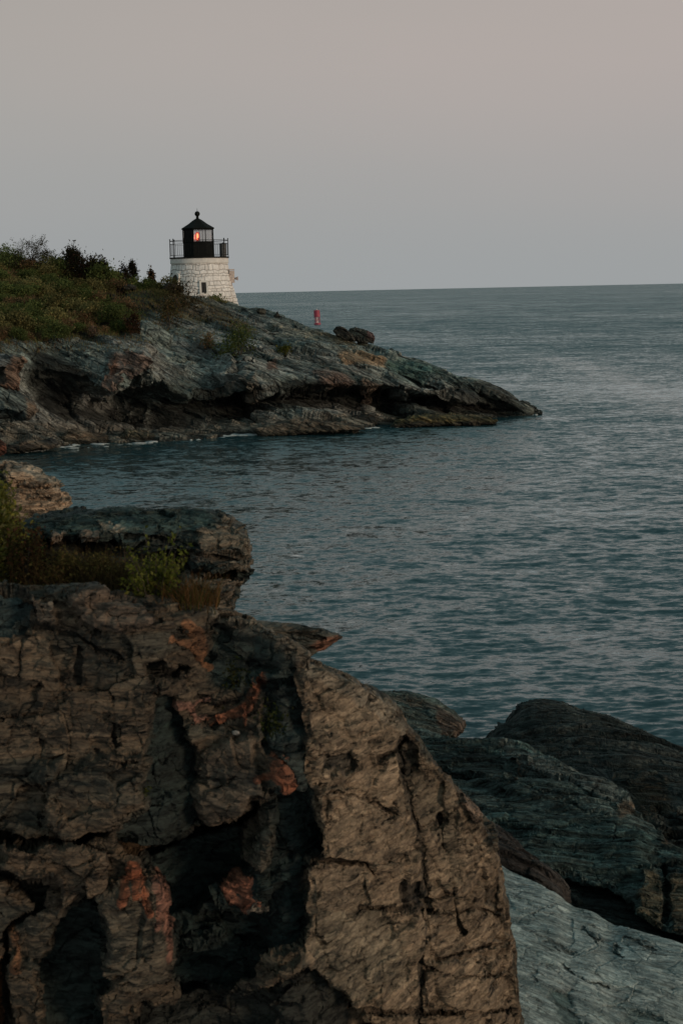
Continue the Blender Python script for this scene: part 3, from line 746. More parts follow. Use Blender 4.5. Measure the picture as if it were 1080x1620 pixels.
# overhanging slab behind the cliff top
rock('dark green slab overhanging a brown block, jutting over the water behind the cliff top plants',
     [(-10, 850), (40, 826), (80, 814), (150, 808), (250, 804), (330, 807), (352, 814), (378, 830), (390, 848), (393, 872), (395, 892), (386, 908), (379, 928), (373, 948), (364, 966), (330, 985), (250, 990), (120, 985), (20, 970), (-20, 920)],
     18.6, .8, 1.6, dict(small, seed=61, tones=((.015, .028, .025), (.030, .046, .041), (.045, .052, .044)), stamps=[
         dict(poly=[(60, 850), (300, 870), (310, 900), (345, 905), (385, 905), (360, 915), (300, 910), (280, 985), (40, 985)], push=.6, soft=6, w=8, col=(.015, .018, .015), a=.85),  # undercut, its shade put into the near black colour
         dict(poly=[(280, 905), (375, 912), (380, 925), (360, 975), (285, 985)], push=.05, soft=5, w=6, col=(.145, .11, .075), a=.8),
         dict(poly=[(310, 828), (360, 815), (400, 850), (400, 905), (340, 895), (312, 870)], push=-.06, soft=5, w=7, col=(.19, .15, .105), a=.85),
         dict(line=[(285, 868), (330, 880), (392, 885)], r=6, push=.16, col=BLACK, a=.5, w=4),
         dict(line=[(200, 848), (260, 852), (305, 862)], r=5, push=.12, w=4),
         dict(poly=[(40, 826), (150, 808), (330, 806), (345, 818), (300, 832), (200, 838), (110, 845), (50, 842)], soft=5, w=8, col=(.05, .088, .08), a=.75),
         dict(poly=[(152, 818), (172, 815), (196, 836), (180, 844), (158, 834)], push=-.04, soft=3, w=4, col=(.24, .21, .16), a=.9),
         dict(poly=[(78, 838), (105, 838), (100, 870), (80, 865)], push=-.1, soft=3, w=4, col=(.22, .165, .12), a=.85),
         dict(poly=[(120, 842), (150, 842), (162, 860), (130, 862)], push=-.1, soft=3, w=4, col=(.17, .135, .10), a=.85),
         dict(poly=[(280, 865), (320, 870), (330, 885), (290, 892)], push=-.05, soft=4, w=4, col=(.15, .115, .085), a=.8)]),
     MAT_FORE, nu=520, nf=150, nb=50, tilt=(0, -.010), e=.28, cen=(200, 880))
rock('tan rounded block with a dark left face standing on the left shore by the water',
     [(-60, 742), (-20, 735), (10, 734), (35, 739), (75, 752), (95, 765), (104, 782), (107, 797), (98, 812), (88, 840), (60, 900), (-60, 910)],
     22.5, .7, 1.2, dict(small, seed=62, tones=((.33, .24, .16), (.39, .29, .20), (.23, .175, .12)), stamps=[
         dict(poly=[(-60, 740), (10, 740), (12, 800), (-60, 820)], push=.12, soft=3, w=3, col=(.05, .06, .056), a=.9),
         dict(poly=[(10, 728), (70, 748), (100, 768), (90, 772), (40, 750), (12, 744)], soft=3, w=4, col=(.15, .17, .15), a=.6),
         dict(line=[(30, 768), (60, 772), (95, 766)], r=3, push=.08, w=4), dict(line=[(35, 785), (60, 795), (80, 790)], r=3, push=.08, w=4)]),
     MAT_FORE, nu=300, nf=90, nb=30, e=.5)
rock('thin pointed slab jutting out to the right over the sea from the cliff edge',
     [(395, 985), (440, 986), (480, 990), (510, 992), (533, 999), (542, 1007), (530, 1016), (514, 1028), (505, 1030), (490, 1040), (430, 1030), (390, 1010)],
     15.2, .28, .5, dict(small, seed=63, tones=((.045, .058, .05), (.08, .08, .064), (.14, .12, .09)), stamps=[
         dict(poly=[(490, 1022), (515, 1012), (540, 1006), (530, 1020), (510, 1034)], soft=3, w=3, col=(.22, .10, .06), a=.9),
         dict(line=[(470, 1003), (500, 1010), (512, 1014)], r=4, push=.08, w=3)], beds=[(.09, .6, .018, .03), (.03, .3, .006, .01)], joints=[]),
     MAT_FORE, nu=260, nf=60, nb=30, e=.75)
# slabs below on the right
bigslab = dict(m=M_SLAB, warp=.3, jw=.3, beds=[(.5, 2.6, .10, .08), (.17, 1.8, .068, .04), (.06, 1.2, .028, .015)],
               joints=[(1.9, 1.3, .30, .03, .02, .04), (.6, .4, .09, .010, .008, .05)], grain=[(.7, .012, 3), (.12, .004, 4)], tone_scale=1.0)
rock('near black ridged slab rising from the sea at the right, behind the green slabs',
     [(765, 1182), (773, 1166), (787, 1146), (800, 1143), (817, 1113), (836, 1108), (858, 1107), (887, 1109), (917, 1122), (961, 1131), (995, 1146), (1036, 1165), (1080, 1187), (1150, 1225), (1230, 1290), (1230, 1420), (1080, 1400), (960, 1330), (850, 1260), (780, 1215)],
     31.5, 2.2, 1.8, dict(bigslab, seed=71, tones=((.020, .031, .029), (.036, .049, .046), (.062, .074, .068)), stamps=[
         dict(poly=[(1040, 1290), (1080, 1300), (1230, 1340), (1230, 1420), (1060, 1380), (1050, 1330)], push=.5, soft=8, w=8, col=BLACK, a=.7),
         dict(poly=[(990, 1250), (1050, 1230), (1060, 1290), (1010, 1310)], soft=10, w=8, col=(.06, .045, .025), a=.7)], wet=(.7, .15, (.012, .012, .011))),
     MAT_SLAB, nu=600, nf=190, nb=40, tilt=(-.004, -.028), e=.55, cen=(960, 1235))
rock('low flat topped rock at the water edge between the cliff and the dark slab',
     [(560, 1100), (600, 1096), (631, 1101), (670, 1107), (698, 1114), (716, 1126), (733, 1144), (732, 1156), (715, 1168), (690, 1190), (560, 1200)],
     31.0, .8, 1.2, dict(bigslab, seed=72, tones=((.07, .105, .097), (.10, .125, .112), (.13, .125, .10)), stamps=[
         dict(poly=[(690, 1122), (740, 1140), (735, 1165), (700, 1165)], soft=4, w=5, col=(.14, .09, .065), a=.7)], wet=(.5, .15, (.03, .03, .026))),
     MAT_SLAB, nu=320, nf=90, nb=30, tilt=(0, -.02), e=.55)

def build_green_slab():
    T = [  # px, top(py,D), ledge1(py,D), step(py,D), ledge2(py,D), bottom(py,D)
        (540, 1128, 28.5, 1170, 27.8, 1185, 27.6, 1230, 26.8, 1330, 25.6),
        (640, 1142, 28.0, 1190, 26.9, 1205, 26.8, 1262, 25.6, 1370, 24.4),
        (700, 1158, 27.6, 1212, 26.2, 1228, 26.0, 1290, 24.8, 1395, 23.7),
        (760, 1168, 27.2, 1232, 25.5, 1250, 25.4, 1318, 24.0, 1412, 23.0),
        (828, 1184, 26.6, 1252, 24.8, 1272, 24.7, 1338, 23.4, 1432, 22.3),
        (900, 1208, 25.8, 1270, 24.3, 1290, 24.2, 1365, 22.9, 1450, 21.8),
        (945, 1226, 25.4, 1280, 24.1, 1298, 23.9, 1390, 22.5, 1470, 21.4),
        (985, 1250, 24.9, 1292, 23.9, 1305, 23.6, 1402, 22.2, 1495, 21.1),
        (1003, 1285, 24.3, 1304, 23.7, 1312, 23.4, 1410, 22.0, 1505, 21.0),
        (1040, 1318, 23.6, 1330, 23.2, 1340, 23.0, 1425, 21.8, 1515, 20.8),
        (1080, 1350, 23.0, 1362, 22.6, 1372, 22.4, 1440, 21.5, 1530, 20.6),
        (1180, 1420, 22.0, 1432, 21.7, 1442, 21.5, 1490, 20.9, 1580, 20.1),
        (1260, 1500, 21.3, 1508, 21.1, 1515, 21.0, 1545, 20.5, 1620, 19.8)]
    cols, xs = [], []
    for t in T:
        top = at(t[0], t[1], t[2])
        pts = [at_z(t[0], t[10] + .9, -1.2), at_z(t[0], t[10] + .8, .4), at(t[0], t[9], t[10]), at(t[0], t[7], t[8]), at(t[0], t[5], t[6]), at(t[0], t[3], t[4]), top,
               np.array([top[0] * (1 + 1.0 / top[1]), top[1] + 1.0, top[2] - .7]), np.array([top[0] * (1 + 1.8 / top[1]), top[1] + 1.8, -1.2])]
        cols.append(pts); xs.append(t[0])
    P, vq = loft(cols, xs, 640, [10, 30, 90, 110, 30, 110, 40, 14])
    front = vq < 6.3
    st = [dict(poly=[(760, 1395), (830, 1370), (900, 1395), (980, 1420), (1040, 1470), (1100, 1500), (1100, 1560), (760, 1500)], push=.45, soft=6, w=7, col=BLACK, a=.85),  # shade of the gap under the slab painted black
          dict(poly=[(1020, 1372), (1036, 1375), (1052, 1400), (1050, 1465), (1030, 1462), (1008, 1430)], push=-.15, soft=4, w=5, col=(.17, .14, .085), a=.85),
          dict(poly=[(1062, 1380), (1100, 1375), (1100, 1470), (1066, 1470), (1052, 1430)], push=-.15, soft=4, w=5, col=(.15, .125, .08), a=.85),
          dict(line=[(1050, 1372), (1056, 1410), (1050, 1460)], r=6, push=.3, col=BLACK, a=.7, w=3),
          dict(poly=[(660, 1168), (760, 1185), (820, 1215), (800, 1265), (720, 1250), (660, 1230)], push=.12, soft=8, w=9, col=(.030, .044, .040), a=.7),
          dict(poly=[(800, 1245), (880, 1262), (960, 1295), (990, 1300), (1000, 1310), (900, 1320), (800, 1290)], push=.0, soft=7, w=8, col=(.07, .11, .102), a=.6),
          dict(poly=[(820, 1300), (960, 1310), (1010, 1330), (1030, 1372), (1020, 1400), (940, 1400), (840, 1350)], push=-.05, soft=8, w=8, col=(.078, .130, .120), a=.8),
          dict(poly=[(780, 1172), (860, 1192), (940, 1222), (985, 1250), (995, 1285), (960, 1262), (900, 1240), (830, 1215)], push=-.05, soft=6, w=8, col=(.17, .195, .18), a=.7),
          dict(line=[(808, 1202), (850, 1222), (900, 1240), (960, 1272), (975, 1290)], r=5, push=.14, col=(.03, .03, .025), a=.6, w=5),
          dict(line=[(820, 1245), (880, 1256), (920, 1280), (960, 1294)], r=4, push=.12, col=(.03, .03, .025), a=.5, w=5),
          dict(line=[(700, 1225), (760, 1235), (800, 1240)], r=4, push=.12, w=5),
          dict(line=[(780, 1305), (860, 1315), (960, 1305)], r=4, push=.12, w=5),
          dict(line=[(972, 1308), (968, 1335)], r=3, push=.10, col=(.10, .08, .06), a=.6, w=2),
          dict(line=[(822, 1208), (816, 1232)], r=3, push=-.06, col=(.18, .12, .08), a=.7, w=3),
          dict(poly=[(985, 1262), (1000, 1270), (998, 1288), (978, 1298), (972, 1290)], soft=3, w=4, col=(.2, .14, .09), a=.8),
          dict(poly=[(1046, 1328), (1060, 1332), (1060, 1344), (1044, 1342)], soft=2, w=3, col=(.2, .15, .10), a=.8)]
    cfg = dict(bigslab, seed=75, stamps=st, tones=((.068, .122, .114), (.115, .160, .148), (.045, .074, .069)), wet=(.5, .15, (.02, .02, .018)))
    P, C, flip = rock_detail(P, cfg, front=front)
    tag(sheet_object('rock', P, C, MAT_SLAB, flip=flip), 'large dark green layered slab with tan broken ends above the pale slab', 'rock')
build_green_slab()
rock('brown wedge of rock in the gap under the green slab above the pale slab',
     [(740, 1290), (780, 1305), (810, 1328), (840, 1362), (868, 1382), (888, 1412), (890, 1426), (870, 1445), (800, 1440), (740, 1400)],
     21.6, .5, .8, dict(bigslab, seed=77, tones=((.038, .034, .031), (.05, .044, .040), (.028, .027, .025))), MAT_SLAB, nu=220, nf=60, nb=24, tilt=(0, -.006))

def build_pale_slab():
    T = [(700, 1330, 20.9, 15.6), (784, 1366, 20.4, 15.9), (812, 1380, 20.2, 16.0), (876, 1411, 19.7, 16.35), (902, 1430, 19.55, 16.5), (932, 1440, 19.4, 16.6), (969, 1461, 19.2, 16.8), (998, 1470, 19.0, 16.9),
         (1050, 1486, 18.8, 17.0), (1080, 1493, 18.7, 17.1), (1180, 1530, 18.4, 17.3), (1300, 1590, 18.1, 17.4)]
    cols, xs = [], []
    for px, ty, tD, bD in T:
        top = at(px, ty, tD); low = at(px, 1640, bD)
        pts = [at_z(px, bD - 1.3, -1.5), at_z(px, bD - 1.2, 1.2), low, (top + low) / 2 + [0, 0, .05], at(px, ty + 6, tD - .12), at(px, ty, tD),
               np.array([top[0], top[1] + .35, top[2] - .6]), np.array([top[0], top[1] + .8, -1.5])]
        cols.append(pts); xs.append(px)
    P, vq = loft(cols, xs, 560, [8, 30, 130, 130, 20, 24, 10])
    front = vq < 5.2
    st = [dict(line=[(828, 1472), (870, 1492), (910, 1510)], r=2.6, push=0.039, col=(.06, .08, .075), a=.7, w=6),
          dict(line=[(895, 1530), (930, 1555), (958, 1563)], r=3.4, push=0.055, col=(.03, .05, .045), a=.8, w=6),
          dict(line=[(972, 1495), (974, 1505), (984, 1515)], r=3.0, push=0.050, col=(.03, .06, .055), a=.8, w=5),
          dict(line=[(920, 1468), (935, 1480), (944, 1488)], r=2.6, push=0.044, col=(.04, .06, .055), a=.7, w=5),
          dict(line=[(985, 1484), (1010, 1492), (1036, 1504)], r=2.6, push=0.039, col=(.06, .08, .075), a=.7, w=6),
          dict(line=[(810, 1418), (830, 1428), (856, 1438)], r=2.2, push=0.033, col=(.06, .09, .085), a=.7, w=6),
          dict(line=[(850, 1530), (868, 1532), (880, 1540)], r=2.2, push=0.033, col=(.08, .09, .085), a=.6, w=6),
          dict(line=[(838, 1530), (852, 1550)], r=3.0, push=0.033, col=(.06, .08, .075), a=.6, w=6),
          dict(line=[(885, 1430), (850, 1440), (842, 1450)], r=1.9, push=0.028, col=(.12, .13, .12), a=.6, w=6),
          dict(poly=[(872, 1570), (905, 1572), (900, 1600), (925, 1630), (900, 1640), (872, 1600)], push=.08, soft=6, w=8, col=(.07, .12, .115), a=.8),
          dict(poly=[(985, 1600), (1010, 1598), (1050, 1615), (1060, 1660), (990, 1660)], push=.05, soft=8, w=10, col=(.10, .16, .155), a=.7),
          dict(poly=[(805, 1448), (820, 1452), (848, 1460), (830, 1470), (815, 1460)], push=.03, soft=5, w=8, col=(.10, .15, .145), a=.7)]
    cfg = dict(m=M_SLAB, warp=.12, jw=.3, seed=81, stamps=st, beds=[(.10, .7, .010, .04), (.035, .35, .006, .015)], joints=[(.9, .25, .25, .006, .012, .04)],
               grain=[(.6, .018, 3), (.14, .006, 4)], tones=((.285, .350, .338), (.32, .380, .365), (.225, .285, .275)), tone_scale=.8)
    P, C, flip = rock_detail(P, cfg, front=front)
    tag(sheet_object('rock', P, C, MAT_PALE, flip=flip), 'smooth pale grey slab scored with dark cracks at the lower right', 'rock')
build_pale_slab()

far_r = dict(m=M_HEAD, warp=.8, beds=[(.5, 3, .12, .2), (.2, 2, .05, .1)], joints=[(1.8, 1.4, .6, .12, .07, .06)], grain=[(.8, .04, 3)], tone_scale=2.0)
rock('reddish broken block at the left edge of the headland shore, teal on top',
     [(-30, 566), (0, 562), (20, 562), (36, 568), (38, 575), (32, 588), (34, 596), (28, 616), (18, 620), (0, 612), (-30, 610)], 104, 1.2, 1.8,
     dict(far_r, seed=91, tones=((.23, .13, .09), (.26, .18, .13), (.16, .10, .07)), stamps=[
         dict(poly=[(-30, 560), (22, 560), (16, 575), (5, 582), (-30, 580)], soft=3, w=3, col=(.17, .20, .20), a=.9),
         dict(poly=[(-30, 584), (6, 584), (8, 606), (-30, 606)], soft=3, w=3, push=.6, col=DGREEN, a=.8)]), MAT_HEAD, nu=160, nf=50, nb=20)
rock('teal slanting slab below the reddish block at the left edge of the headland shore',
     [(-40, 612), (0, 611), (25, 620), (45, 627), (56, 640), (62, 652), (50, 660), (30, 662), (0, 668), (-40, 668)], 103.5, 1.4, 2.0,
     dict(far_r, seed=92, tones=((.13, .165, .155), (.16, .19, .178), (.07, .085, .078)), stamps=[
         dict(poly=[(38, 625), (60, 640), (62, 656), (40, 662), (44, 645)], soft=3, w=3, col=(.18, .13, .09), a=.85),
         dict(poly=[(-40, 645), (20, 646), (36, 652), (30, 662), (-40, 664)], soft=3, w=4, push=.7, col=BLACK, a=.8)]), MAT_HEAD, nu=180, nf=50, nb=20)
rock('rust red stone at the water edge at the far left below the headland',
     [(-20, 694), (0, 695), (9, 704), (11, 716), (4, 724), (-20, 726)], 101.5, .6, .8, dict(far_r, seed=93, tones=((.16, .06, .035), (.20, .08, .05), (.10, .05, .035))), MAT_HEAD, nu=90, nf=30, nb=14)
def boulder(label, outline, base_px, base_py, seed, tones, tf=.6, tb=.8, st=()):
    D = on_headland(base_px, base_py)[1]
    return rock(label, outline, D + .1, tf, tb, dict(far_r, seed=seed, tones=tones, stamps=list(st), beds=[(.35, 2, .05, .1)], joints=[(1.0, .9, .6, .07, .06, .12)], grain=[(.5, .04, 3)]),
                MAT_HEAD, name='boulder', cat='boulder', nu=120, nf=36, nb=16)
boulder('long dark green boulder with a pink end on the headland ridge near the buoy',
        [(548, 525), (554, 520), (562, 518), (572, 522), (582, 523), (589, 528), (593, 536), (590, 543), (576, 543), (562, 540), (551, 536)], 575, 543, 101, ((.03, .042, .038), (.04, .054, .048), (.05, .05, .042)),
        st=[dict(poly=[(581, 522), (596, 530), (594, 540), (582, 536)], soft=2, w=2, col=(.19, .12, .12), a=.8)])
boulder('small dark pointed boulder on the ridge just left of the long dark green boulder',
        [(526, 523), (532, 518), (538, 517), (546, 520), (554, 528), (560, 538), (550, 539), (532, 532)], 545, 536, 102, ((.035, .036, .03), (.05, .05, .04), (.06, .055, .045)), tf=.5, tb=.5)
boulder('squat dark stone on the bare ridge halfway between lighthouse and buoy', [(406, 490), (409, 487), (417, 487), (420, 491), (419, 496), (407, 495)], 413, 497, 103, ((.03, .03, .025), (.04, .04, .03), (.05, .05, .04)), tf=.3, tb=.3)
boulder('jagged dark stone on the ridge right of the squat dark stone', [(433, 500), (436, 495), (439, 492), (441, 496), (447, 501), (443, 504), (436, 503)], 441, 503, 104, ((.03, .03, .025), (.04, .04, .03), (.05, .05, .04)), tf=.3, tb=.3)
boulder('flat dark outcrop in the turf below the small dark shrubs on the ridge', [(188, 456), (194, 451), (206, 450), (216, 453), (214, 459), (200, 460), (190, 460)], 203, 461, 105, ((.028, .028, .022), (.04, .038, .03), (.05, .045, .035)), tf=.5, tb=.5)
boulder('dark rough outcrop in the grass at the left foot of the lighthouse', [(258, 456), (266, 449), (280, 449), (290, 455), (288, 462), (270, 462)], 275, 464, 106, ((.03, .028, .022), (.045, .04, .03), (.055, .05, .035)), tf=.5, tb=.5)
pp = on_cliff(374, 1160)
rock('single white pebble lodged on the cliff face below the rust red streak', [(367, 1157), (372, 1155), (379, 1157), (380, 1162), (375, 1164), (368, 1163)], pp[1] - .03, .04, .05,
     dict(small, seed=107, tones=((.26, .25, .22), (.30, .28, .25), (.22, .21, .18)), beds=[], joints=[], grain=[(.03, .004, 3)]), MAT_PALE, name='pebble', cat='pebble', nu=48, nf=16, nb=10)
# low shore rocks in front of the shelf
weed = dict(far_r, beds=[(.3, 2.5, .08, .12)], joints=[(1.2, 1.0, .5, .08, .08, .12)])
for lab, ol, seed, tones in (
    ('long flat ledge covered in yellow brown weed at the waterline under the point', [(630, 664), (660, 658), (700, 656), (745, 658), (776, 662), (786, 666), (780, 671), (740, 673), (690, 675), (640, 677), (615, 674)], 111, ((.10, .08, .03), (.13, .105, .045), (.06, .055, .03))),
    ('low dark hump of rock at the waterline left of the weed covered ledge', [(548, 664), (560, 656), (585, 655), (596, 662), (598, 672), (575, 677), (552, 676)], 112, ((.045, .045, .037), (.07, .06, .045), (.03, .03, .026))),
    ('broad brown ledge with foam along it below the middle of the headland', [(400, 678), (430, 668), (480, 664), (530, 668), (575, 674), (580, 680), (530, 684), (470, 687), (410, 691)], 113, ((.11, .09, .065), (.14, .115, .085), (.06, .055, .042))),
    ('tan streaked low rock on the shore below the dark cave', [(92, 690), (110, 682), (140, 682), (170, 690), (172, 698), (140, 704), (100, 705)], 114, ((.13, .10, .07), (.17, .13, .09), (.07, .06, .045))),
    ('grey brown low ledge at the water edge near the left end of the headland', [(10, 706), (40, 696), (80, 694), (96, 702), (80, 710), (40, 716), (10, 720)], 115, ((.12, .10, .075), (.15, .13, .10), (.07, .06, .05))),
    ('small olive topped rock on the shore below the broken pink face', [(186, 690), (200, 681), (226, 680), (248, 688), (250, 697), (220, 701), (190, 701)], 116, ((.12, .105, .07), (.15, .125, .085), (.07, .06, .045))),
):
    cx = sum(p[0] for p in ol) / len(ol); by = max(p[1] for p in ol)
    rock(lab, ol, water_D(cx, by) + 1.6, .9, 2.0, dict(weed, seed=seed, tones=tones, wet=(.45, .12, (.04, .036, .025))), MAT_HEAD, nu=150, nf=44, nb=16, tilt=(0, -.03))


# ================================================================== SEA
def build_sea():
    pr = np.concatenate([np.array([1.5, 2.0, 2.6, 3.3, 4.2, 5.2]), np.arange(6.2, 900, 1.45), np.linspace(905, 2600, 40), [4200, 9000]])
    D = CAM[2] * FPX / pr
    px = np.concatenate([np.linspace(-3400, -260, 60), np.arange(-250, 1300, 2.0), np.linspace(1310, 4400, 60)])
    X = D[:, None] * ((px - 540) / FPX)[None]
    Y = np.repeat(D[:, None], len(px), 1)
    rng = np.random.default_rng(3)
    Z = np.zeros_like(X)
    dr = np.gradient(-D)[:, None]; dr = np.abs(dr)
    patch = 0.75 + .5 * vnoise(X / 22 + 5, Y / 45, X * 0, 8)
    ca, sa = math.cos(R(7)), math.sin(R(7))
    U = X * ca + Y * sa; W = -X * sa + Y * ca           # along and across the crests
    dru = np.maximum(dr, 1e-6)
    for o, (L_, amp, st) in enumerate(((7.0, .024, 1.8), (3.2, .030, 1.7), (1.6, .036, 1.6), (.85, .034, 1.5), (.46, .023, 1.5), (.27, .013, 1.4))):
        wgt = sstep(1.6, 3.6, L_ / dru)
        if wgt.max() <= 0: continue
        rows = np.where(wgt.max(1) > 0)[0]
        r0, r1 = rows.min(), rows.max() + 1
        u, w = U[r0:r1], W[r0:r1]
        wob = vnoise(u / (L_ * 4), w / (L_ * 4), u * 0, 60 + o) * L_ * 1.2
        a_ = vnoise(u / (L_ * st) + 7.3 * o, (w + wob) / L_ * 1.35, u * 0 + .5, 70 + o)
        b_ = vnoise(u / (L_ * st * .8) + 3.1 * o, (w - wob) / L_ * 1.35 + 40, u * 0 + .5, 80 + o)
        rid = 1 - np.abs(a_ + b_ - 1) * 2.0            # crests sharper than troughs
        Z[r0:r1] += amp * wgt[r0:r1] * rid
    slick = np.exp(-((X - 29 - 1.5 * np.sin(Y / 25)) / 3.6) ** 2) * sstep(112, 140, Y) * (1 - sstep(230, 290, Y))
    Z *= patch * (1 - .5 * slick)
    V = np.stack([X, Y, Z], -1)
    nu, nv = X.shape
    a = np.arange(nu - 1)[:, None] * nv + np.arange(nv - 1)[None]
    Q = np.stack([a, a + nv, a + nv + 1, a + 1], -1).reshape(-1, 4)
    m, nt, N, L = new_mat('sea_water')
    out = N.new('ShaderNodeOutputMaterial'); bs = N.new('ShaderNodeBsdfDiffuse'); gl = N.new('ShaderNodeBsdfGlossy'); fr = N.new('ShaderNodeFresnel'); mw = N.new('ShaderNodeMixShader')
    geo = N.new('ShaderNodeNewGeometry')
    def noise(sx, sy, detail, rough, off=0):
        mp = N.new('ShaderNodeMapping'); mp.inputs['Scale'].default_value = (sx, sy, 1); mp.inputs['Rotation'].default_value = (0, 0, R(8 + off))
        L.new(geo.outputs['Position'], mp.inputs[0])
        n = N.new('ShaderNodeTexNoise'); n.inputs['Scale'].default_value = 1; n.inputs['Detail'].default_value = detail; n.inputs['Roughness'].default_value = rough
        L.new(mp.outputs[0], n.inputs['Vector']); return n.outputs['Fac']
    def slope(sx, sy, detail, rough, amp, off=0):
        mp = N.new('ShaderNodeMapping'); mp.inputs['Scale'].default_value = (sx, sy, 1); mp.inputs['Rotation'].default_value = (0, 0, R(6 + off))
        L.new(geo.outputs['Position'], mp.inputs[0])
        n = N.new('ShaderNodeTexNoise'); n.inputs['Scale'].default_value = 1; n.inputs['Detail'].default_value = detail; n.inputs['Roughness'].default_value = rough
        L.new(mp.outputs[0], n.inputs['Vector'])
        v = N.new('ShaderNodeVectorMath'); v.operation = 'MULTIPLY_ADD'; L.new(n.outputs['Color'], v.inputs[0])
        v.inputs[1].default_value = (amp * .7, amp, 0); v.inputs[2].default_value = (-amp * .35, -amp * .5, 0); return v.outputs[0]
    def vadd(a, b):
        v = N.new('ShaderNodeVectorMath'); v.operation = 'ADD'; L.new(a, v.inputs[0]); L.new(b, v.inputs[1]); return v.outputs[0]
    tot = vadd(vadd(vadd(slope(3.4, 7.0, 5, .68, .85), slope(1.6, 1.9, 3, .6, .6, 12)), slope(.55, .85, 4, .62, .50, 5)), vadd(slope(.08, .11, 4, .65, .36, -4), slope(.010, .009, 3, .55, .16)))
    sl = N.new('ShaderNodeAttribute'); sl.attribute_name = 'tone'
    sc = N.new('ShaderNodeVectorMath'); sc.operation = 'SCALE'; L.new(tot, sc.inputs[0]); L.new(sl.outputs['Fac'], sc.inputs['Scale'])
    # wave faces turned to the shore cover the far water
    cd = N.new('ShaderNodeSeparateXYZ'); L.new(geo.outputs['Position'], cd.inputs[0])
    bi = N.new('ShaderNodeMapRange'); bi.inputs[1].default_value = 40; bi.inputs[2].default_value = 260; bi.inputs[3].default_value = -.03; bi.inputs[4].default_value = -.18; L.new(cd.outputs['Y'], bi.inputs[0])
    bm = N.new('ShaderNodeMath'); bm.operation = 'MULTIPLY'; L.new(bi.outputs[0], bm.inputs[0]); L.new(sl.outputs['Fac'], bm.inputs[1])
    bv = N.new('ShaderNodeCombineXYZ'); L.new(bm.outputs[0], bv.inputs[1])
    nn = N.new('ShaderNodeVectorMath'); nn.operation = 'NORMALIZE'; L.new(vadd(vadd(geo.outputs['Normal'], sc.outputs[0]), bv.outputs[0]), nn.inputs[0])
    L.new(nn.outputs[0], bs.inputs['Normal'])
    bs.inputs['Color'].default_value = (.020, .060, .070, 1)
    gl.inputs['Color'].default_value = (.90, .99, 1.0, 1); gl.inputs['Roughness'].default_value = .10
    fr.inputs['IOR'].default_value = 1.36
    L.new(nn.outputs[0], gl.inputs['Normal']); L.new(nn.outputs[0], fr.inputs['Normal'])
    L.new(fr.outputs[0], mw.inputs[0]); L.new(bs.outputs[0], mw.inputs[1]); L.new(gl.outputs[0], mw.inputs[2])
    L.new(mw.outputs[0], out.inputs[0])
    C = np.repeat((1 - .38 * slick).reshape(-1, 1), 3, 1)
    tag(mesh_object('sea', V.reshape(-1, 3), Q, m, colors=C), 'choppy grey teal sea reaching to a level horizon', 'sea', kind='structure')
build_sea()

# surf along the foot of the headland
def build_foam():
    mb = MB(); rng = np.random.default_rng(5)
    runs = [((25, 717), (72, 713), 24), ((96, 709), (118, 706.5), 12), ((150, 705), (160, 704.5), 4), ((352, 692), (372, 690), 8), ((380, 690.5), (410, 689), 10),
            ((440, 686.5), (498, 683), 34), ((503, 682.5), (530, 680.5), 20), ((540, 680.5), (572, 678), 12), ((838, 657.5), (850, 656.5), 3), ((20, 718), (350, 693), 8), ((350, 692), (640, 676), 12)]
    for (x0, y0), (x1, y1), n in runs:
        for _ in range(n * 3):
            t = rng.random(); px = x0 + (x1 - x0) * t; py = y0 + (y1 - y0) * t + rng.normal(0, .7) - abs(rng.normal(0, .8))
            D = water_D(px, py); c = at(px, py, D); c[2] = .02 + rng.random() * .06
            r = rng.uniform(.02, .085) * (1.6 if rng.random() < .12 else 1); k = 9
            th = np.arange(k) * 2 * math.pi / k
            rr = r * rng.uniform(.5, 1.3, k)
            top = np.stack([c[0] + rr * np.cos(th) * 5.0, c[1] + rr * np.sin(th) * 1.1, np.full(k, c[2]) + rng.uniform(-.03, .03, k)], 1)
            bot = top * 1.0; bot[:, 2] -= .28
            V = np.vstack([top, bot, c[None] + [0, 0, .05]])
            j = np.arange(k); jn = (j + 1) % k
            mb.add(V, np.stack([j, j + k, jn + k, jn], 1), np.stack([np.full(k, 2 * k), j, jn], 1))
    m = plain_mat('sea_foam', (.40, .44, .44), rough=.8, var=.2, scale=8)
    tag(mb.build('foam', m, smooth=True), 'white foam breaking in short lines along the foot of the headland', 'foam', kind='stuff')
build_foam()

# ================================================================== PLANTS
MAT_LEAF = leaf_mat('leaves', .28)
MAT_BLADE = leaf_mat('grass_blades', .15)
MAT_WOOD = plain_mat('bark', (.060, .045, .034), rough=.9, var=.4, scale=9)

def add_leaves(mb, C, size, tones, rng, up=.3, narrow=.55):
    n = len(C)
    nrm = rng.normal(size=(n, 3)); nrm[:, 2] += up; nrm /= np.linalg.norm(nrm, axis=1)[:, None]
    t = np.cross(nrm, rng.normal(size=(n, 3))); t /= np.linalg.norm(t, axis=1)[:, None] + 1e-9
    b = np.cross(nrm, t)
    s = size * rng.uniform(.55, 1.35, n)[:, None]
    fold = nrm * s * .15
    V = np.stack([C - t * s, C - b * s * narrow + fold, C + t * s, C + b * s * narrow + fold], 1).reshape(-1, 3)
    i = np.arange(n)[:, None] * 4
    tones = np.asarray(tones); col = tones[rng.integers(0, len(tones), n)] * rng.uniform(.7, 1.3, n)[:, None]
    mb.add(V, i + np.array([[0, 1, 2, 3]]), None, np.repeat(col, 4, 0))

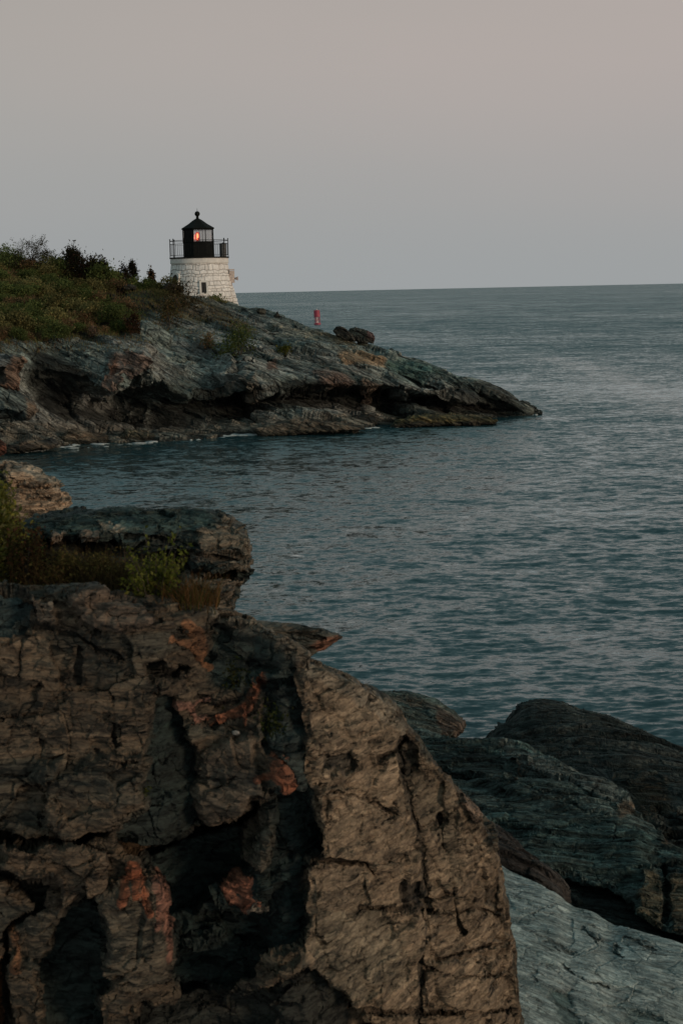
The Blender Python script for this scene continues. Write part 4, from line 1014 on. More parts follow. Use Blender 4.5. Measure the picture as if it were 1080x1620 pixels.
def shrub(label, cat, rx, rz, tones, seed, leaf=.11, n=900, clumps=13, name='shrub', group=None, stems=5, sig=.24, loc=(0, 0, 0), ry=None, up=.3, cone=False, low=.15):
    rng = np.random.default_rng(seed); ry = ry or rx
    root = empty(name, loc); tag(root, label, cat, group)
    mb = MB(); sb = MB()
    cs = []
    for k in range(clumps):
        a = rng.uniform(0, 6.28); h = rng.uniform(low, 1.0)
        w = math.sqrt(max(0.05, 1 - (h - .25) ** 2 / .62)) if not cone else (1.05 - h) * 1.7 + .16
        q = rng.uniform(.35, .95)
        c = np.array([math.cos(a) * rx * w * q, math.sin(a) * ry * w * q, h * rz])
        cs.append(c)
        m_ = int(n / clumps * rng.uniform(.55, 1.45))
        s = sig * rng.uniform(.7, 1.3)
        pts = c + rng.normal(size=(m_, 3)) * np.array([rx, ry, rz * .75]) * s * (w * .6 + .4 if cone else 1)
        pts[:, 2] = np.abs(pts[:, 2])
        t = np.asarray(tones) * rng.uniform(.75, 1.25)
        add_leaves(mb, pts, leaf, t, rng, up)
    for c in cs[:stems]:
        mid = c * .5 + rng.normal(size=3) * .06 * rx; mid[2] = c[2] * .55
        sb.tube([(c[0] * .08, c[1] * .08, -.25), tuple(mid), tuple(c), tuple(c * 1.12)], [.035 * rx + .008, .022 * rx + .005, .012 * rx + .003, .003], 5)
    mb.build('foliage', MAT_LEAF, root); sb.build('stem', MAT_WOOD, root)
    return root

GREEN = [(0.113, 0.146, 0.047), (0.146, 0.172, 0.058), (0.087, 0.113, 0.043)]
OLIVE = [(0.189, 0.174, 0.072), (0.236, 0.204, 0.083), (0.141, 0.136, 0.057)]
DRY = [(0.216, 0.13, 0.072), (0.18, 0.115, 0.065), (0.144, 0.108, 0.055), (0.115, 0.101, 0.046)]
DARKG = [(.022, .026, .015), (.030, .030, .018), (.044, .026, .018)]
YELLOW = [(0.203, 0.189, 0.041), (0.155, 0.162, 0.038), (0.108, 0.121, 0.035)]

def scatter_thicket():
    rng = np.random.default_rng(17)
    kinds = {}
    specs = {'green': ('leafy green bush in the dense thicket covering the left slope of the headland', GREEN, 'green bushes of the headland thicket', 3, .095, 2000, 1.0),
             'olive': ('olive toned bush in the dense thicket covering the left slope of the headland', OLIVE, 'olive bushes of the headland thicket', 2, .09, 1900, .95),
             'dry': ('brown half dry bush along the lower edge of the headland thicket', DRY, 'brown bushes of the headland thicket', 2, .085, 1600, .75)}
    for k, (lab, tn, grp, nvar, lf, n, rz) in specs.items():
        kinds[k] = [shrub(lab, 'bush', 1.15, rz * 1.15, tn, 200 + 10 * len(kinds) + v, lf, n, group=grp, name='bush', clumps=12 + v) for v in range(nvar)]
    used = set()
    py = 421.0
    while py < 543:
        px = -46 + rng.uniform(0, 14)
        while px < 236:
            ridge = np.interp(px, [-50, 0, 60, 120, 180, 240], [412, 416, 425, 436, 443, 449])
            right = np.interp(py, [416, 450, 470, 500, 520, 543], [130, 205, 190, 205, 216, 205])
            low = np.interp(px, [-50, 0, 60, 120, 150, 200, 230], [548, 546, 542, 528, 520, 530, 532])
            if ridge + 1 < py < low and px < right:
                edge = (py > low - 16) or (px > right - 26)
                u = rng.random()
                k = 'dry' if (edge and u < .62) or u < .10 else ('olive' if u < .5 else 'green')
                v = int(rng.integers(0, len(kinds[k])))
                src = kinds[k][v]
                o = src if (k, v) not in used else copy_tree(src)
                used.add((k, v))
                p = on_headland(px + rng.uniform(-5, 5), py + rng.uniform(-3, 3))
                s = rng.uniform(.62, 1.15) * (.75 if edge else 1.0)
                o.location = p + np.array([0, 0, -.12]); o.rotation_euler = (0, 0, rng.uniform(0, 6.28)); o.scale = (s, s, s * rng.uniform(.75, 1.15))
            px += rng.uniform(15, 25)
        py += 12.5
    # the crest, on towards the lighthouse
    px = -20.0
    while px < 286:
        k = ('green', 'olive', 'green', 'dry')[int(rng.integers(0, 4))]
        o = copy_tree(kinds[k][int(rng.integers(0, len(kinds[k])))])
        ry_ = np.interp(px, [-50, 0, 60, 120, 180, 240, 285], [412, 416, 425, 436, 443, 449, 457])
        p = on_headland(px, ry_ + rng.uniform(1, 7))
        s = rng.uniform(.5, .95) * np.interp(px, [0, 200, 285], [1.0, .8, .45])
        o.location = p + np.array([0, 0, -.1]); o.rotation_euler = (0, 0, rng.uniform(0, 6.28)); o.scale = (s, s, s * rng.uniform(.8, 1.2))
        px += rng.uniform(7, 14)
scatter_thicket()

def single(label, px, py, w, h, tones, seed, leaf=.1, n=700, cat='bush', name='bush', **kw):
    """w, h in pixels of the photograph, turned into metres at the bush's own distance"""
    p = on_headland(px, py); s = p[1] / FPX
    return shrub(label, cat, w * s * .48, h * s * 1.0, tones, seed, leaf, n, loc=p + np.array([0, .1, -.15]), name=name, **kw)

single('bright green bush growing in a cleft of the bare rock slope below the lighthouse', 376, 562, 66, 42, GREEN, 301, n=1300, clumps=16)
single('small yellow green tuft bush on the rock right of the bright green bush', 448, 559, 26, 14, YELLOW, 302, n=350, leaf=.09)
single('brown withered bush hanging on the rock left of the bright green bush', 331, 548, 24, 22, DRY, 303, n=350)
single('dark brown bush spreading over the turf below the lighthouse', 285, 486, 64, 36, [(.06, .045, .026), (.08, .06, .034), (.045, .042, .02)], 304, n=1200, clumps=15)
single('shaggy olive and rust bush on the rock at the bottom of the turf slope', 268, 514, 52, 38, [(.09, .08, .034), (.12, .08, .042), (.06, .055, .026)], 305, n=1000, clumps=14)
single('reddish brown bush at the right tip of the thicket', 208, 530, 24, 34, [(.10, .052, .034), (.085, .05, .03), (.06, .045, .025)], 306, n=600)
single('pale tan dry bush at the bottom edge of the thicket above the teal rock', 147, 531, 18, 16, [(.17, .12, .09), (.14, .10, .07)], 307, n=300, leaf=.08)
single('small dark green tuft at the foot of the lighthouse window', 344, 473, 34, 10, GREEN, 308, n=300, leaf=.08)
single('dark conical cedar standing out on the skyline at the left', 123, 448, 44, 56, DARKG, 311, n=6000, clumps=34, leaf=.10, cat='tree', name='cedar_tree', cone=True, stems=3, sig=.20, low=.05)
single('broad dark bush on the skyline right of the conical cedar', 155, 448, 36, 34, DARKG + OLIVE[:1], 312, n=3000, clumps=18)
single('small dark round topped shrub poking above the broad dark bush', 166, 440, 16, 28, DARKG, 313, n=1300, clumps=9)
single('small dark pointed shrub on the skyline midway to the lighthouse', 204, 447, 28, 34, DARKG, 314, n=2200, clumps=14, cone=True, sig=.22)
single('little dark shrub on the skyline near the lighthouse left side', 238, 452, 14, 24, DARKG + DRY[:1], 315, n=900, clumps=8)
single('olive bush filling the skyline between the cedar and the pointed shrub', 184, 454, 44, 26, OLIVE, 316, n=900)
single('green bush below the small dark pointed shrub', 216, 458, 44, 24, GREEN, 317, n=900)
single('tall grassy yellow green bush beside the lighthouse wall', 262, 458, 46, 22, [(.13, .135, .045), (.15, .145, .055), (.10, .10, .04)], 318, n=900, leaf=.09)
single('dense green bush at the left picture edge under the bare tree', 8, 428, 60, 36, GREEN, 319, n=1500, clumps=16)
single('pale green bush with light sprays at the foot of the bare tree', 74, 432, 40, 30, [(.13, .14, .06), (.16, .16, .08), (.08, .09, .04)], 320, n=800, leaf=.09)

def bare_tree(label, px, py, w, h, seed, leafy):
    rng = np.random.default_rng(seed)
    p = on_headland(px, py); s = p[1] / FPX; W, H = w * s, h * s
    root = empty('bare_tree', p + np.array([0, 0, -.2])); tag(root, label, 'tree')
    tr = MB(); br = MB(); lf = MB(); tips = []
    def grow(p0, d, L_, r, lev, mb):
        pts = [p0]; q = p0.copy()
        for k in range(4):
            d = unit(d + rng.normal(size=3) * .16 + np.array([0, 0, .05])); q = q + d * L_ / 4; pts.append(q.copy())
        mb.tube(pts, np.linspace(r, r * .55, 5), 5)
        if lev == 0: tips.extend(pts[2:]); return
        for k in range(4 if lev > 1 else 3):
            base = pts[rng.integers(2, 5)]
            nd = unit(d + rng.normal(size=3) * .55 * np.array([W / H * 1.3, 1, .6]))
            grow(base, nd, L_ * rng.uniform(.55, .8), r * .5, lev - 1, br)
    for k in range(3):
        grow(np.array([rng.normal(0, .1), rng.normal(0, .1), 0.0]), unit([rng.normal(0, .35), rng.normal(0, .2), 1]), H * .42, .055, 3, tr)
    t = np.array(tips); lo, hi = t.min(0), t.max(0)
    sc = np.array([W / (hi[0] - lo[0]), W / (hi[1] - lo[1]), H / hi[2]])
    for mb in (tr, br): mb.v = [v * sc for v in mb.v]
    t = t * sc
    pts = np.repeat(t, leafy, 0); pts = pts + rng.normal(size=pts.shape) * .11
    add_leaves(lf, pts, .055, [(.06, .06, .035), (.085, .08, .05), (.045, .045, .03)], rng)
    tr.build('trunk', MAT_WOOD, root); br.build('branch', MAT_WOOD, root); lf.build('foliage', MAT_LEAF, root)
bare_tree('thin half bare tree with fine twigs on the skyline at the far left', 50, 434, 80, 62, 331, 7)
bare_tree('low twiggy half bare tree between the taller bare tree and the cedar', 88, 436, 44, 32, 332, 4)

def blades(mb, bases, h, tones, rng, w=.012, lean=.35, seg=3):
    n = len(bases)
    a = rng.uniform(0, 6.28, n); ln = rng.uniform(0, lean, n) ; hh = h * rng.uniform(.5, 1.25, n)
    dx = np.stack([np.cos(a), np.sin(a), np.zeros(n)], 1)
    a2 = rng.uniform(0, 6.28, n); sd = np.stack([np.cos(a2), np.sin(a2), np.zeros(n)], 1)
    V = []
    for k in range(seg + 1):
        t = k / seg
        c = bases + dx * (ln * hh * t * t)[:, None] * 1.6 + np.array([0, 0, 1.0]) * (hh * (t - .25 * ln * t * t))[:, None]
        ww = w * (1 - t * .92)
        V += [c - sd * ww, c + sd * ww]
    V = np.stack(V, 1); m_ = 2 * (seg + 1)
    i = np.arange(n)[:, None] * m_
    Q = np.vstack([i + np.array([[2 * k, 2 * k + 1, 2 * k + 3, 2 * k + 2]]) for k in range(seg)])
    tones = np.asarray(tones); col = tones[rng.integers(0, len(tones), n)] * rng.uniform(.7, 1.3, n)[:, None]
    mb.add(V.reshape(-1, 3), Q, None, np.repeat(col, m_, 0))

def headland_grass():
    rng = np.random.default_rng(41); mb = MB()
    def inside(poly, n, soft=6):
        k = np.where(poly_sd(_hx, _hy, poly) > 0)[0]
        k = rng.choice(k, n); return _hp[k] + rng.normal(size=(n, 3)) * [.12, .12, 0] + [0, 0, -.03]
    blades(mb, inside([(-60, 415), (0, 418), (120, 438), (240, 451), (285, 460), (245, 480), (215, 525), (180, 532), (100, 540), (0, 547), (-60, 550)], 16000), .34, OLIVE + GREEN + DRY, rng, .022)
    blades(mb, inside([(240, 455), (300, 470), (345, 490), (395, 515), (415, 530), (375, 526), (330, 510), (262, 500), (238, 480)], 5200), .20, OLIVE + DRY, rng, .018)
    blades(mb, inside([(230, 452), (278, 452), (300, 464), (250, 470)], 1800), .42, [(.09, .09, .04), (.075, .08, .03), (.11, .10, .05)], rng, .02)
    blades(mb, inside([(318, 466), (350, 474), (376, 482), (340, 476)], 500), .28, OLIVE, rng, .02)
    blades(mb, inside([(500, 524), (550, 536), (575, 548), (540, 543)], 900), .12, [(.10, .08, .04), (.08, .07, .035)], rng, .018)
    blades(mb, inside([(0, 540), (120, 530), (215, 518), (245, 535), (225, 556), (130, 556), (60, 558), (0, 560)], 1500), .26, OLIVE + DRY, rng, .02)
    blades(mb, inside([(215, 470), (260, 480), (300, 505), (350, 530), (330, 545), (260, 530), (215, 520)], 900), .24, OLIVE + DRY, rng, .02)
    tag(mb.build('grass', MAT_BLADE), 'olive and straw coloured grass covering the headland turf', 'grass', kind='stuff')
headland_grass()

# plants on the cliff top in front
_ck = _cp[_cp[:, 2] > 5.5]
def shelf(px, D):
    t = at(px, 900, D)
    d = (_ck[:, 0] - t[0]) ** 2 + (_ck[:, 1] - D) ** 2
    k = np.argsort(d)[:6]
    return np.array([t[0], D, _ck[k, 2].max()])

def cliff_plants():
    rng = np.random.default_rng(51)
    s = 1 / FPX
    def sh(label, px, D, w, h, tones, seed, leaf, n, **kw):
        p = shelf(px, D)
        return shrub(label, 'bush', w * D * s * .42, h * D * s * .86, tones, seed, leaf, n, loc=p + np.array([0, 0, -.04]), name='bush', **kw)
    sh('yellow green bush at the left picture edge on top of the brown cliff', -4, 14.0, 110, 165, YELLOW + OLIVE[:1], 401, .024, 6500, clumps=34, stems=10)
    sh('dark green little bush between the yellow green bush and the tan block', 56, 16.6, 56, 130, GREEN, 402, .022, 1300, clumps=14)
    sh('reddish brown low bush in the middle of the cliff top hollow', 44, 13.7, 80, 110, [(.06, .032, .018), (.05, .035, .018), (.04, .035, .015)], 404, .018, 1500, clumps=16)
    sh('low olive brown mat of growth spilling along the ledge left of the leafy plant', 160, 13.7, 110, 56, [(.13, .105, .036), (.10, .085, .03), (.15, .11, .045)], 405, .016, 3200, clumps=26)
    sh('soft low olive mat in the ledge hollow beside the reddish brown bush', 100, 13.7, 120, 66, [(.11, .095, .032), (.09, .075, .028), (.12, .085, .036)], 406, .016, 3200, clumps=26)
    # leafy weed with upright sprigs
    p = shelf(246, 13.25)
    root = empty('leafy_plant', p + np.array([0, 0, -.03])); tag(root, 'bright green leafy plant with upright sprigs in front of the overhanging slab', 'plant')
    lf = MB(); st = MB(); k = 13.25 * s
    LT = [(.15, .17, .032), (.19, .20, .042), (.11, .13, .028), (.23, .23, .06)]
    for i in range(64):
        bx = rng.uniform(-52, 46) * k * .7; by = rng.normal(0, .13)
        hgt = rng.uniform(34, 84) * k
        tip = np.array([bx * 1.35 + rng.normal(0, .02), by * 1.3, hgt])
        if i < 5: tip[2] = (92 + 8 * i) * k; tip[0] = (-40, 18, 28, -18, 44)[i] * k
        b0 = np.array([bx * .4, by, 0]); mid = (b0 + tip) / 2 + rng.normal(size=3) * .012
        st.tube([b0, mid, tip], [.004, .003, .0015], 5)
        m_ = 26 if i >= 5 else 18
        t = rng.uniform(.25, 1.03, m_)[:, None]
        c = b0 * (1 - t) ** 2 + 2 * mid * t * (1 - t) + tip * t * t
        add_leaves(lf, c + rng.normal(size=c.shape) * (.022 if i >= 5 else .012), .020, LT, rng, .5, .6)
    lf.build('foliage', MAT_LEAF, root); st.build('stem', MAT_WOOD, root)
    # straw tussocks
    straw = [(.085, .052, .026), (.065, .045, .022), (.05, .042, .018), (.11, .075, .04)]
    for lab, px, D, n, h, w_ in (('brown dry grass tussock on the cliff top left of the leafy plant', 150, 13.7, 520, .36, .28),
                             ('dry grass tussock with rusty tips between the reddish bush and the brown tussock', 98, 13.8, 480, .36, .24),
                             ('short straw tussock at the foot of the leafy plant', 200, 13.5, 460, .34, .17),
                             ('tuft of orange brown grass hanging over the cliff edge right of the leafy plant', 300, 13.1, 420, .26, .12)):
        p = shelf(px, D); mb = MB()
        b = p + np.stack([np.clip(rng.normal(0, w_, n), -1.8 * w_, 1.8 * w_), np.clip(rng.normal(0, .14, n), -.26, .26), np.full(n, -.05)], 1)
        tn = straw if px < 290 else [(.17, .085, .035), (.12, .07, .03), (.07, .065, .02)]
        blades(mb, b, h, tn, rng, .005, .6)
        o = mb.build('grass_tussock', MAT_BLADE); tag(o, lab, 'grass tussock')
    # small plants rooted on the face
    for lab, px, py, n, sz, tn in (('dark green creeper clinging to the cliff below the rust red streak', 425, 1150, 260, .10, [(.025, .035, .012), (.04, .045, .015)]),
                               ('tiny green sprig growing on the dark cliff hollow', 231, 1250, 26, .035, [(.07, .08, .02), (.05, .06, .02)]),
                               ('trailing green weed on the dark band under the cliff edge', 375, 1075, 150, .09, [(.03, .04, .015), (.05, .05, .018)])):
        c = on_cliff(px, py) + np.array([0, -.03, 0]); mb = MB(); mb.tube([c + [0, .06, 0], c + [0, -.01, .02]], [.004, .003], 5)
        root = empty('face_plant', c); tag(root, lab, 'plant')
        pts = rng.normal(size=(n, 3)) * np.array([sz * .6, .02, sz]); q = MB()
        add_leaves(q, pts, .017, tn, rng, .1)
        q.build('foliage', MAT_LEAF, root)
        mb.v = [v - c for v in mb.v]; mb.build('stem', MAT_WOOD, root)
cliff_plants()

# ================================================================== LIGHTHOUSE
def build_lighthouse():
    D = 147.0
    base = at_z(319, D, 7.0); bx, by = base[0], base[1]
    zt = at(319, 416.5, D)[2]; zc = at(319, 409, D)[2]
    zb = 7.0
    root = empty('lighthouse', (bx, by, zb)); tag(root, 'white stone lighthouse with black lantern room and a lit red lamp', 'lighthouse')
    MAT_STONE = plain_mat('white_granite', (1, 1, 1), rough=.85, var=.14, scale=5, bump=.3, use_tone=True, spec=.3)
    MAT_IRON = plain_mat('black_iron', (.010, .011, .010), rough=.7, var=.3, scale=4, spec=.12)
    MAT_DARK = plain_mat('dark_wood', (.018, .018, .017), rough=.7)
    MAT_TRIM = plain_mat('trim_stone', (.74, .72, .67), rough=.85, var=.12, bump=.2)
    pm = D / FPX
    rt, rb = 43.5 * pm, 57.5 * pm
    zr = at(375, 478, D)[2]
    def rad(z):  # slightly curved batter
        t = np.clip((zt - z) / (zt - zr), 0, 1.6)
        return rt + (rb - rt) * t ** 1.25
    rng = np.random.default_rng(71)
    nth, nz = 620, 230
    th = np.arange(nth) * 2 * math.pi / nth
    z = np.linspace(zb, zt, nz)
    TH, Z = np.meshgrid(th, z, indexing='ij')
    rows = [zb]
    while rows[-1] < zt: rows.append(rows[-1] + rng.uniform(.15, .48))
    rows = np.array(rows)
    P0 = np.stack([np.cos(TH) * 3, np.sin(TH) * 3, Z], -1)
    Zw = Z + .09 * fbm(P0, .8, 3, 5); S = TH * 3 + .05 * fbm(P0, .7, 3, 6)
    ri = np.clip(np.searchsorted(rows, Zw, side='right') - 1, 0, len(rows) - 2)
    dz = np.minimum(Zw - rows[ri], rows[ri + 1] - Zw)
    dx = np.zeros_like(Z); bid = np.zeros_like(Z)
    for r_ in range(len(rows) - 1):
        e = [rng.uniform(-.4, 0)]
        while e[-1] < 6 * math.pi + .5: e.append(e[-1] + rng.uniform(.32, 1.0))
        e = np.array(e); m_ = ri == r_
        k = np.clip(np.searchsorted(e, S[m_], side='right') - 1, 0, len(e) - 2)
        dx[m_] = np.minimum(S[m_] - e[k], e[k + 1] - S[m_]); bid[m_] = rng.random(len(e))[k]
    d = np.minimum(dz, dx)
    mort = 1 - sstep(.004, .042, d)
    rr = rad(Z) + .045 * bid - .06 * mort + .02 * fbm(P0, .25, 3, 8)
    V = np.stack([np.cos(TH) * rr, np.sin(TH) * rr, Z - zb], -1)
    tone = .76 + .17 * bid + .06 * fbm(P0, .5, 4, 9)
    tone = tone * (1 - mort) + .33 * mort
    stain = sstep(.15, .8, fbm(P0 * np.array([1, 1, .4]), 1.2, 4, 12))
    C = tone[..., None] * (np.array([1, .975, .93]) * (1 - .35 * stain[..., None]) + .35 * stain[..., None] * np.array([.72, .62, .5]))
    a = np.arange(nth)[:, None] * nz + np.arange(nz - 1)[None]; b = ((np.arange(nth) + 1) % nth)[:, None] * nz + np.arange(nz - 1)[None]
    Q = np.stack([a, b, b + 1, a + 1], -1).reshape(-1, 4)
    mesh_object('tower', V.reshape(-1, 3), Q, MAT_STONE, root, C.reshape(-1, 3))
    mb = MB(); rc = 45.5 * pm
    mb.lathe([(rt - .2, zt - zb - .08), (rc - .08, zt - zb - .08), (rc, zt - zb + .02), (rc, zc - zb - .10), (rc - .05, zc - zb), (rt - .4, zc - zb)], 96)
    mb.build('cornice', plain_mat('cornice_stone', (.78, .76, .71), rough=.85, var=.14, scale=3, bump=.2), root, smooth=False)
    z0 = zc - zb
    mb = MB(); mb.lathe([(0.01, z0 + .004), (rc + .05, z0 + .004), (rc + .05, z0 + .12), (0.01, z0 + .13)], 96)
    mb.build('gallery_deck', MAT_IRON, root)
    zd = z0 + .13
    # openings
    def opening(px, zlo, zhi, w, arch, nm):
        zz = (zlo + zhi) / 2
        s = (px - 319) * pm / float(rad(zz)); ang = math.asin(max(-1, min(1, s)))
        n = np.array([math.sin(ang), -math.cos(ang), 0]); t = np.array([math.cos(ang), math.sin(ang), 0])
        slope = float((rad(zlo) - rad(zhi)) / (zhi - zlo))
        def pt(x, z_, out): return n * (float(rad(z_)) + out) + t * x + np.array([0, 0, z_ - zb])
        def prof(hw, top, k=10):
            if not arch: return [(-hw, zlo), (hw, zlo), (hw, top), (-hw, top)]
            pts = [(-hw, zlo), (hw, zlo)]
            for i in range(k + 1):
                a_ = math.pi * i / k; pts.append((hw * math.cos(a_), top - hw + hw * math.sin(a_)))
            return pts
        def plate(name, pr, o0, o1, mat, par):
            k = len(pr); V_ = [pt(x, z_, o1) for x, z_ in pr] + [pt(x, z_, o0) for x, z_ in pr]
            c = pt(0, (zlo + zhi) / 2, o1); V_.append(c)
            j = np.arange(k); jn = (j + 1) % k
            q = MB(); q.add(V_, np.stack([j, j + k, jn + k, jn], 1), np.stack([np.full(k, 2 * k), j, jn], 1)); return q.build(name, mat, par)
        def ring(name, inner, outer, o0, o1, mat, par):
            k = len(inner); V_ = [pt(x, z_, o1) for x, z_ in inner] + [pt(x, z_, o1) for x, z_ in outer] + [pt(x, z_, o0) for x, z_ in inner] + [pt(x, z_, o0) for x, z_ in outer]
            j = np.arange(k); jn = (j + 1) % k
            q = MB(); q.add(V_, np.vstack([np.stack([j, jn, jn + k, j + k], 1), np.stack([j + k, jn + k, jn + 3 * k, j + 3 * k], 1), np.stack([j, j + 2 * k, jn + 2 * k, jn], 1)])); return q.build(name, mat, par)
        p = plate(nm, prof(w / 2, zhi), -.3, .055, MAT_DARK, root)
        inner = prof(w / 2, zhi); outer = [(x * (1 + .34 / w), z_ + (.17 if z_ > zz else -.10)) for x, z_ in inner]
        ring('frame', inner, outer, -.2, .115, MAT_TRIM, p)
        if not arch:
            q = MB(); q.tube([pt(0, zlo, .065), pt(0, zhi, .065)], .012, 4); q.tube([pt(-w / 2, zz, .065), pt(w / 2, zz, .065)], .010, 4); q.build('muntin', MAT_DARK, p)
    opening(328.5, at(328, 463, 144.3)[2], at(328, 446.5, 144.3)[2], .42, False, 'window')
    opening(284, at(284, 452, 145.5)[2], at(284, 434.5, 145.5)[2], .72, True, 'door')
    # fog signal bracket on the seaward side
    q = MB(); xr = float(rad(at(370, 438, D)[2])); zk = at(370, 438, D)[2] - zb
    q.box((xr + .18, -.35, zk), (.42, .5, 1.05)); q.box((xr + .12, -.35, zk + .62), (.55, .62, .10)); q.box((xr + .05, -.35, zk - .75), (.22, .3, .5))
    hb = q.build('fog_signal_box', plain_mat('weathered_concrete', (.62, .52, .46), rough=.9, var=.3, bump=.3), root)
    q = MB(); q.tube([(xr + .35, -.38, zk - .15), (xr + .45, -.40, zk - .15), (xr + .58, -.44, zk - .15), (xr + .68, -.46, zk - .15)], [.06, .08, .12, .19], 16)
    q.build('horn', plain_mat('horn_paint', (.45, .36, .32), rough=.5), hb)
    # railing
    rail = MB(); rl = rc - .02; th2 = np.linspace(0, 2 * math.pi, 97)
    for hz, rr_ in ((1.42, .026), (1.14, .018), (.16, .018)):
        rail.tube(np.stack([rl * np.cos(th2), rl * np.sin(th2), np.full(97, zd + hz)], 1), rr_, 6, cap=False)
    for i in range(72):
        if i % 6 == 0: continue
        a_ = i * 2 * math.pi / 72 + .06
        rail.tube([(rl * math.cos(a_), rl * math.sin(a_), zd + .16), (rl * math.cos(a_), rl * math.sin(a_), zd + 1.14)], .011, 5)
    ro = rail.build('railing', MAT_IRON, root)
    for i in range(12):
        a_ = i * 2 * math.pi / 12 + .06; q = MB(); x, y = rl * math.cos(a_), rl * math.sin(a_)
        q.tube([(x, y, zd - .02), (x, y, zd + 1.5)], .034, 8)
        q.lathe([(.005, -.06), (.05, -.03), (.058, 0), (.05, .03), (.005, .06)], 10, (x, y, zd + 1.55)); q.build('post', MAT_IRON, ro)
    # lantern room: eight sides
    RL = 24.5 * pm; off = -1.0 * pm
    zs = at(319, 383, D)[2] - zb; ze = at(319, 362.5, D)[2] - zb
    angs = [R(-90 + a_) for a_ in (-57, -12, 33, 78, 123, 168, 213, 258)]
    vx = [(off + RL * math.cos(a_), RL * math.sin(a_)) for a_ in angs]
    lr = empty('lantern_room', (0, 0, 0)); lr.parent = root
    q = MB()
    def wallpanel(q, i, z_0, z_1, thick=.06, inset=0):
        (x0, y0), (x1, y1) = vx[i], vx[(i + 1) % 8]
        k = 1 - inset / RL; k2 = 1 - (inset + thick) / RL
        f = lambda x, y, kk, z_: ((x - off) * kk + off, y * kk, z_)
        V_ = [f(x0, y0, k, z_0), f(x1, y1, k, z_0), f(x1, y1, k, z_1), f(x0, y0, k, z_1), f(x0, y0, k2, z_0), f(x1, y1, k2, z_0), f(x1, y1, k2, z_1), f(x0, y0, k2, z_1)]
        q.add(V_, [[0, 1, 2, 3], [5, 4, 7, 6], [3, 2, 6, 7], [1, 0, 4, 5]])
    for i in range(8): wallpanel(q, i, zd, zs)
    q.build('parapet', MAT_IRON, lr)
    q = MB(); wallpanel(q, 0, zs + .002, ze, inset=.004); q.build('blank_panel', MAT_IRON, lr)
    mg, nt, N, L = new_mat('lantern_glass'); o_ = N.new('ShaderNodeOutputMaterial'); tr = N.new('ShaderNodeBsdfTransparent'); gl = N.new('ShaderNodeBsdfGlossy'); mx = N.new('ShaderNodeMixShader')
    tr.inputs[0].default_value = (.92, .90, .88, 1); gl.inputs['Roughness'].default_value = .05; mx.inputs[0].default_value = .14
    L.new(tr.outputs[0], mx.inputs[1]); L.new(gl.outputs[0], mx.inputs[2]); L.new(mx.outputs[0], o_.inputs[0])
    for i in range(1, 8):
        q = MB(); wallpanel(q, i, zs + .03, ze - .03, thick=.012, inset=.03); q.build('pane', mg, lr)
    q = MB()
    for i in range(8):
        x, y = vx[i]; q.tube([(x, y, zs - .02), (x, y, ze)], .042, 6)
        (x0, y0), (x1, y1) = vx[i], vx[(i + 1) % 8]
        q.tube([(x0, y0, zs), (x1, y1, zs)], .045, 6); q.tube([(x0, y0, ze - .03), (x1, y1, ze - .03)], .05, 6)
        if i in (1, 3, 5): q.tube([((x0 + x1) / 2, (y0 + y1) / 2, zs), ((x0 + x1) / 2, (y0 + y1) / 2, ze)], .02, 5)
    q.build('glazing_frame', MAT_IRON, lr)
    # roof
    zap = at(319, 345.5, D)[2] - zb
    q = MB(); ph = angs[0]
    q.lathe([(RL * .6, ze - .01), (RL + .10, ze - .01), (RL + .14, ze + .05), (RL + .11, ze + .10), (RL * .62, ze + (zap - ze) * .50), (RL * .30, ze + (zap - ze) * .84), (.14, zap), (.01, zap + .02)], 8, (off, 0, 0), ph)
    rf = q.build('roof', MAT_IRON, root)
    zbl = at(319, 338.2, D)[2] - zb
    q = MB(); q.lathe([(.15, zap - .05), (.11, zap + .08), (.13, zap + .12), (.10, zbl - .2)] + [(.235 * math.sin(a_), zbl - .235 * math.cos(a_)) for a_ in np.linspace(.4, 3.0, 14)], 24, (off, 0, 0)); q.build('ball_vent', MAT_IRON, rf, smooth=True)
    q = MB(); q.tube([(off, 0, zbl + .22), (off, 0, at(319, 329, D)[2] - zb)], [.028, .010], 6); q.build('lightning_rod', MAT_IRON, rf)
    # lamp
    def emit(name, col, st, tr_=0.0):
        m, nt, N, L = new_mat(name); o_ = N.new('ShaderNodeOutputMaterial'); e = N.new('ShaderNodeEmission'); e.inputs[0].default_value = (*col, 1); e.inputs[1].default_value = st
        if tr_:
            t = N.new('ShaderNodeBsdfTransparent'); t.inputs[0].default_value = (1, .35, .25, 1); x = N.new('ShaderNodeMixShader'); x.inputs[0].default_value = tr_
            L.new(e.outputs[0], x.inputs[1]); L.new(t.outputs[0], x.inputs[2]); L.new(x.outputs[0], o_.inputs[0])
        else: L.new(e.outputs[0], o_.inputs[0])
        return m
    lx = (317.3 - 319) * pm; zl = at(317, 374, D)[2] - zb
    lamp = empty('lamp', (0, 0, 0)); lamp.parent = root
    q = MB(); q.lathe([(.02, -.40), (.14, -.36), (.20, -.2), (.215, 0), (.20, .2), (.14, .36), (.02, .40)], 24, (lx, 0, zl)); q.build('lens', emit('red_lens', (1, .05, .03), .8, .62), lamp, smooth=True)
    q = MB(); q.lathe([(.01, -.27), (.07, -.24), (.09, 0), (.07, .24), (.01, .27)], 16, (lx, 0, zl)); q.build('bulb', emit('lamp_glow', (1, .52, .24), 8.0), lamp, smooth=True)
    q = MB(); q.lathe([(.01, zd), (.2, zd), (.16, zd + .1), (.09, zd + .2), (.09, zl - .55), (.16, zl - .45), (.16, zl - .40), (.01, zl - .395)], 16, (lx, 0, 0)); q.build('pedestal', MAT_IRON, lamp)
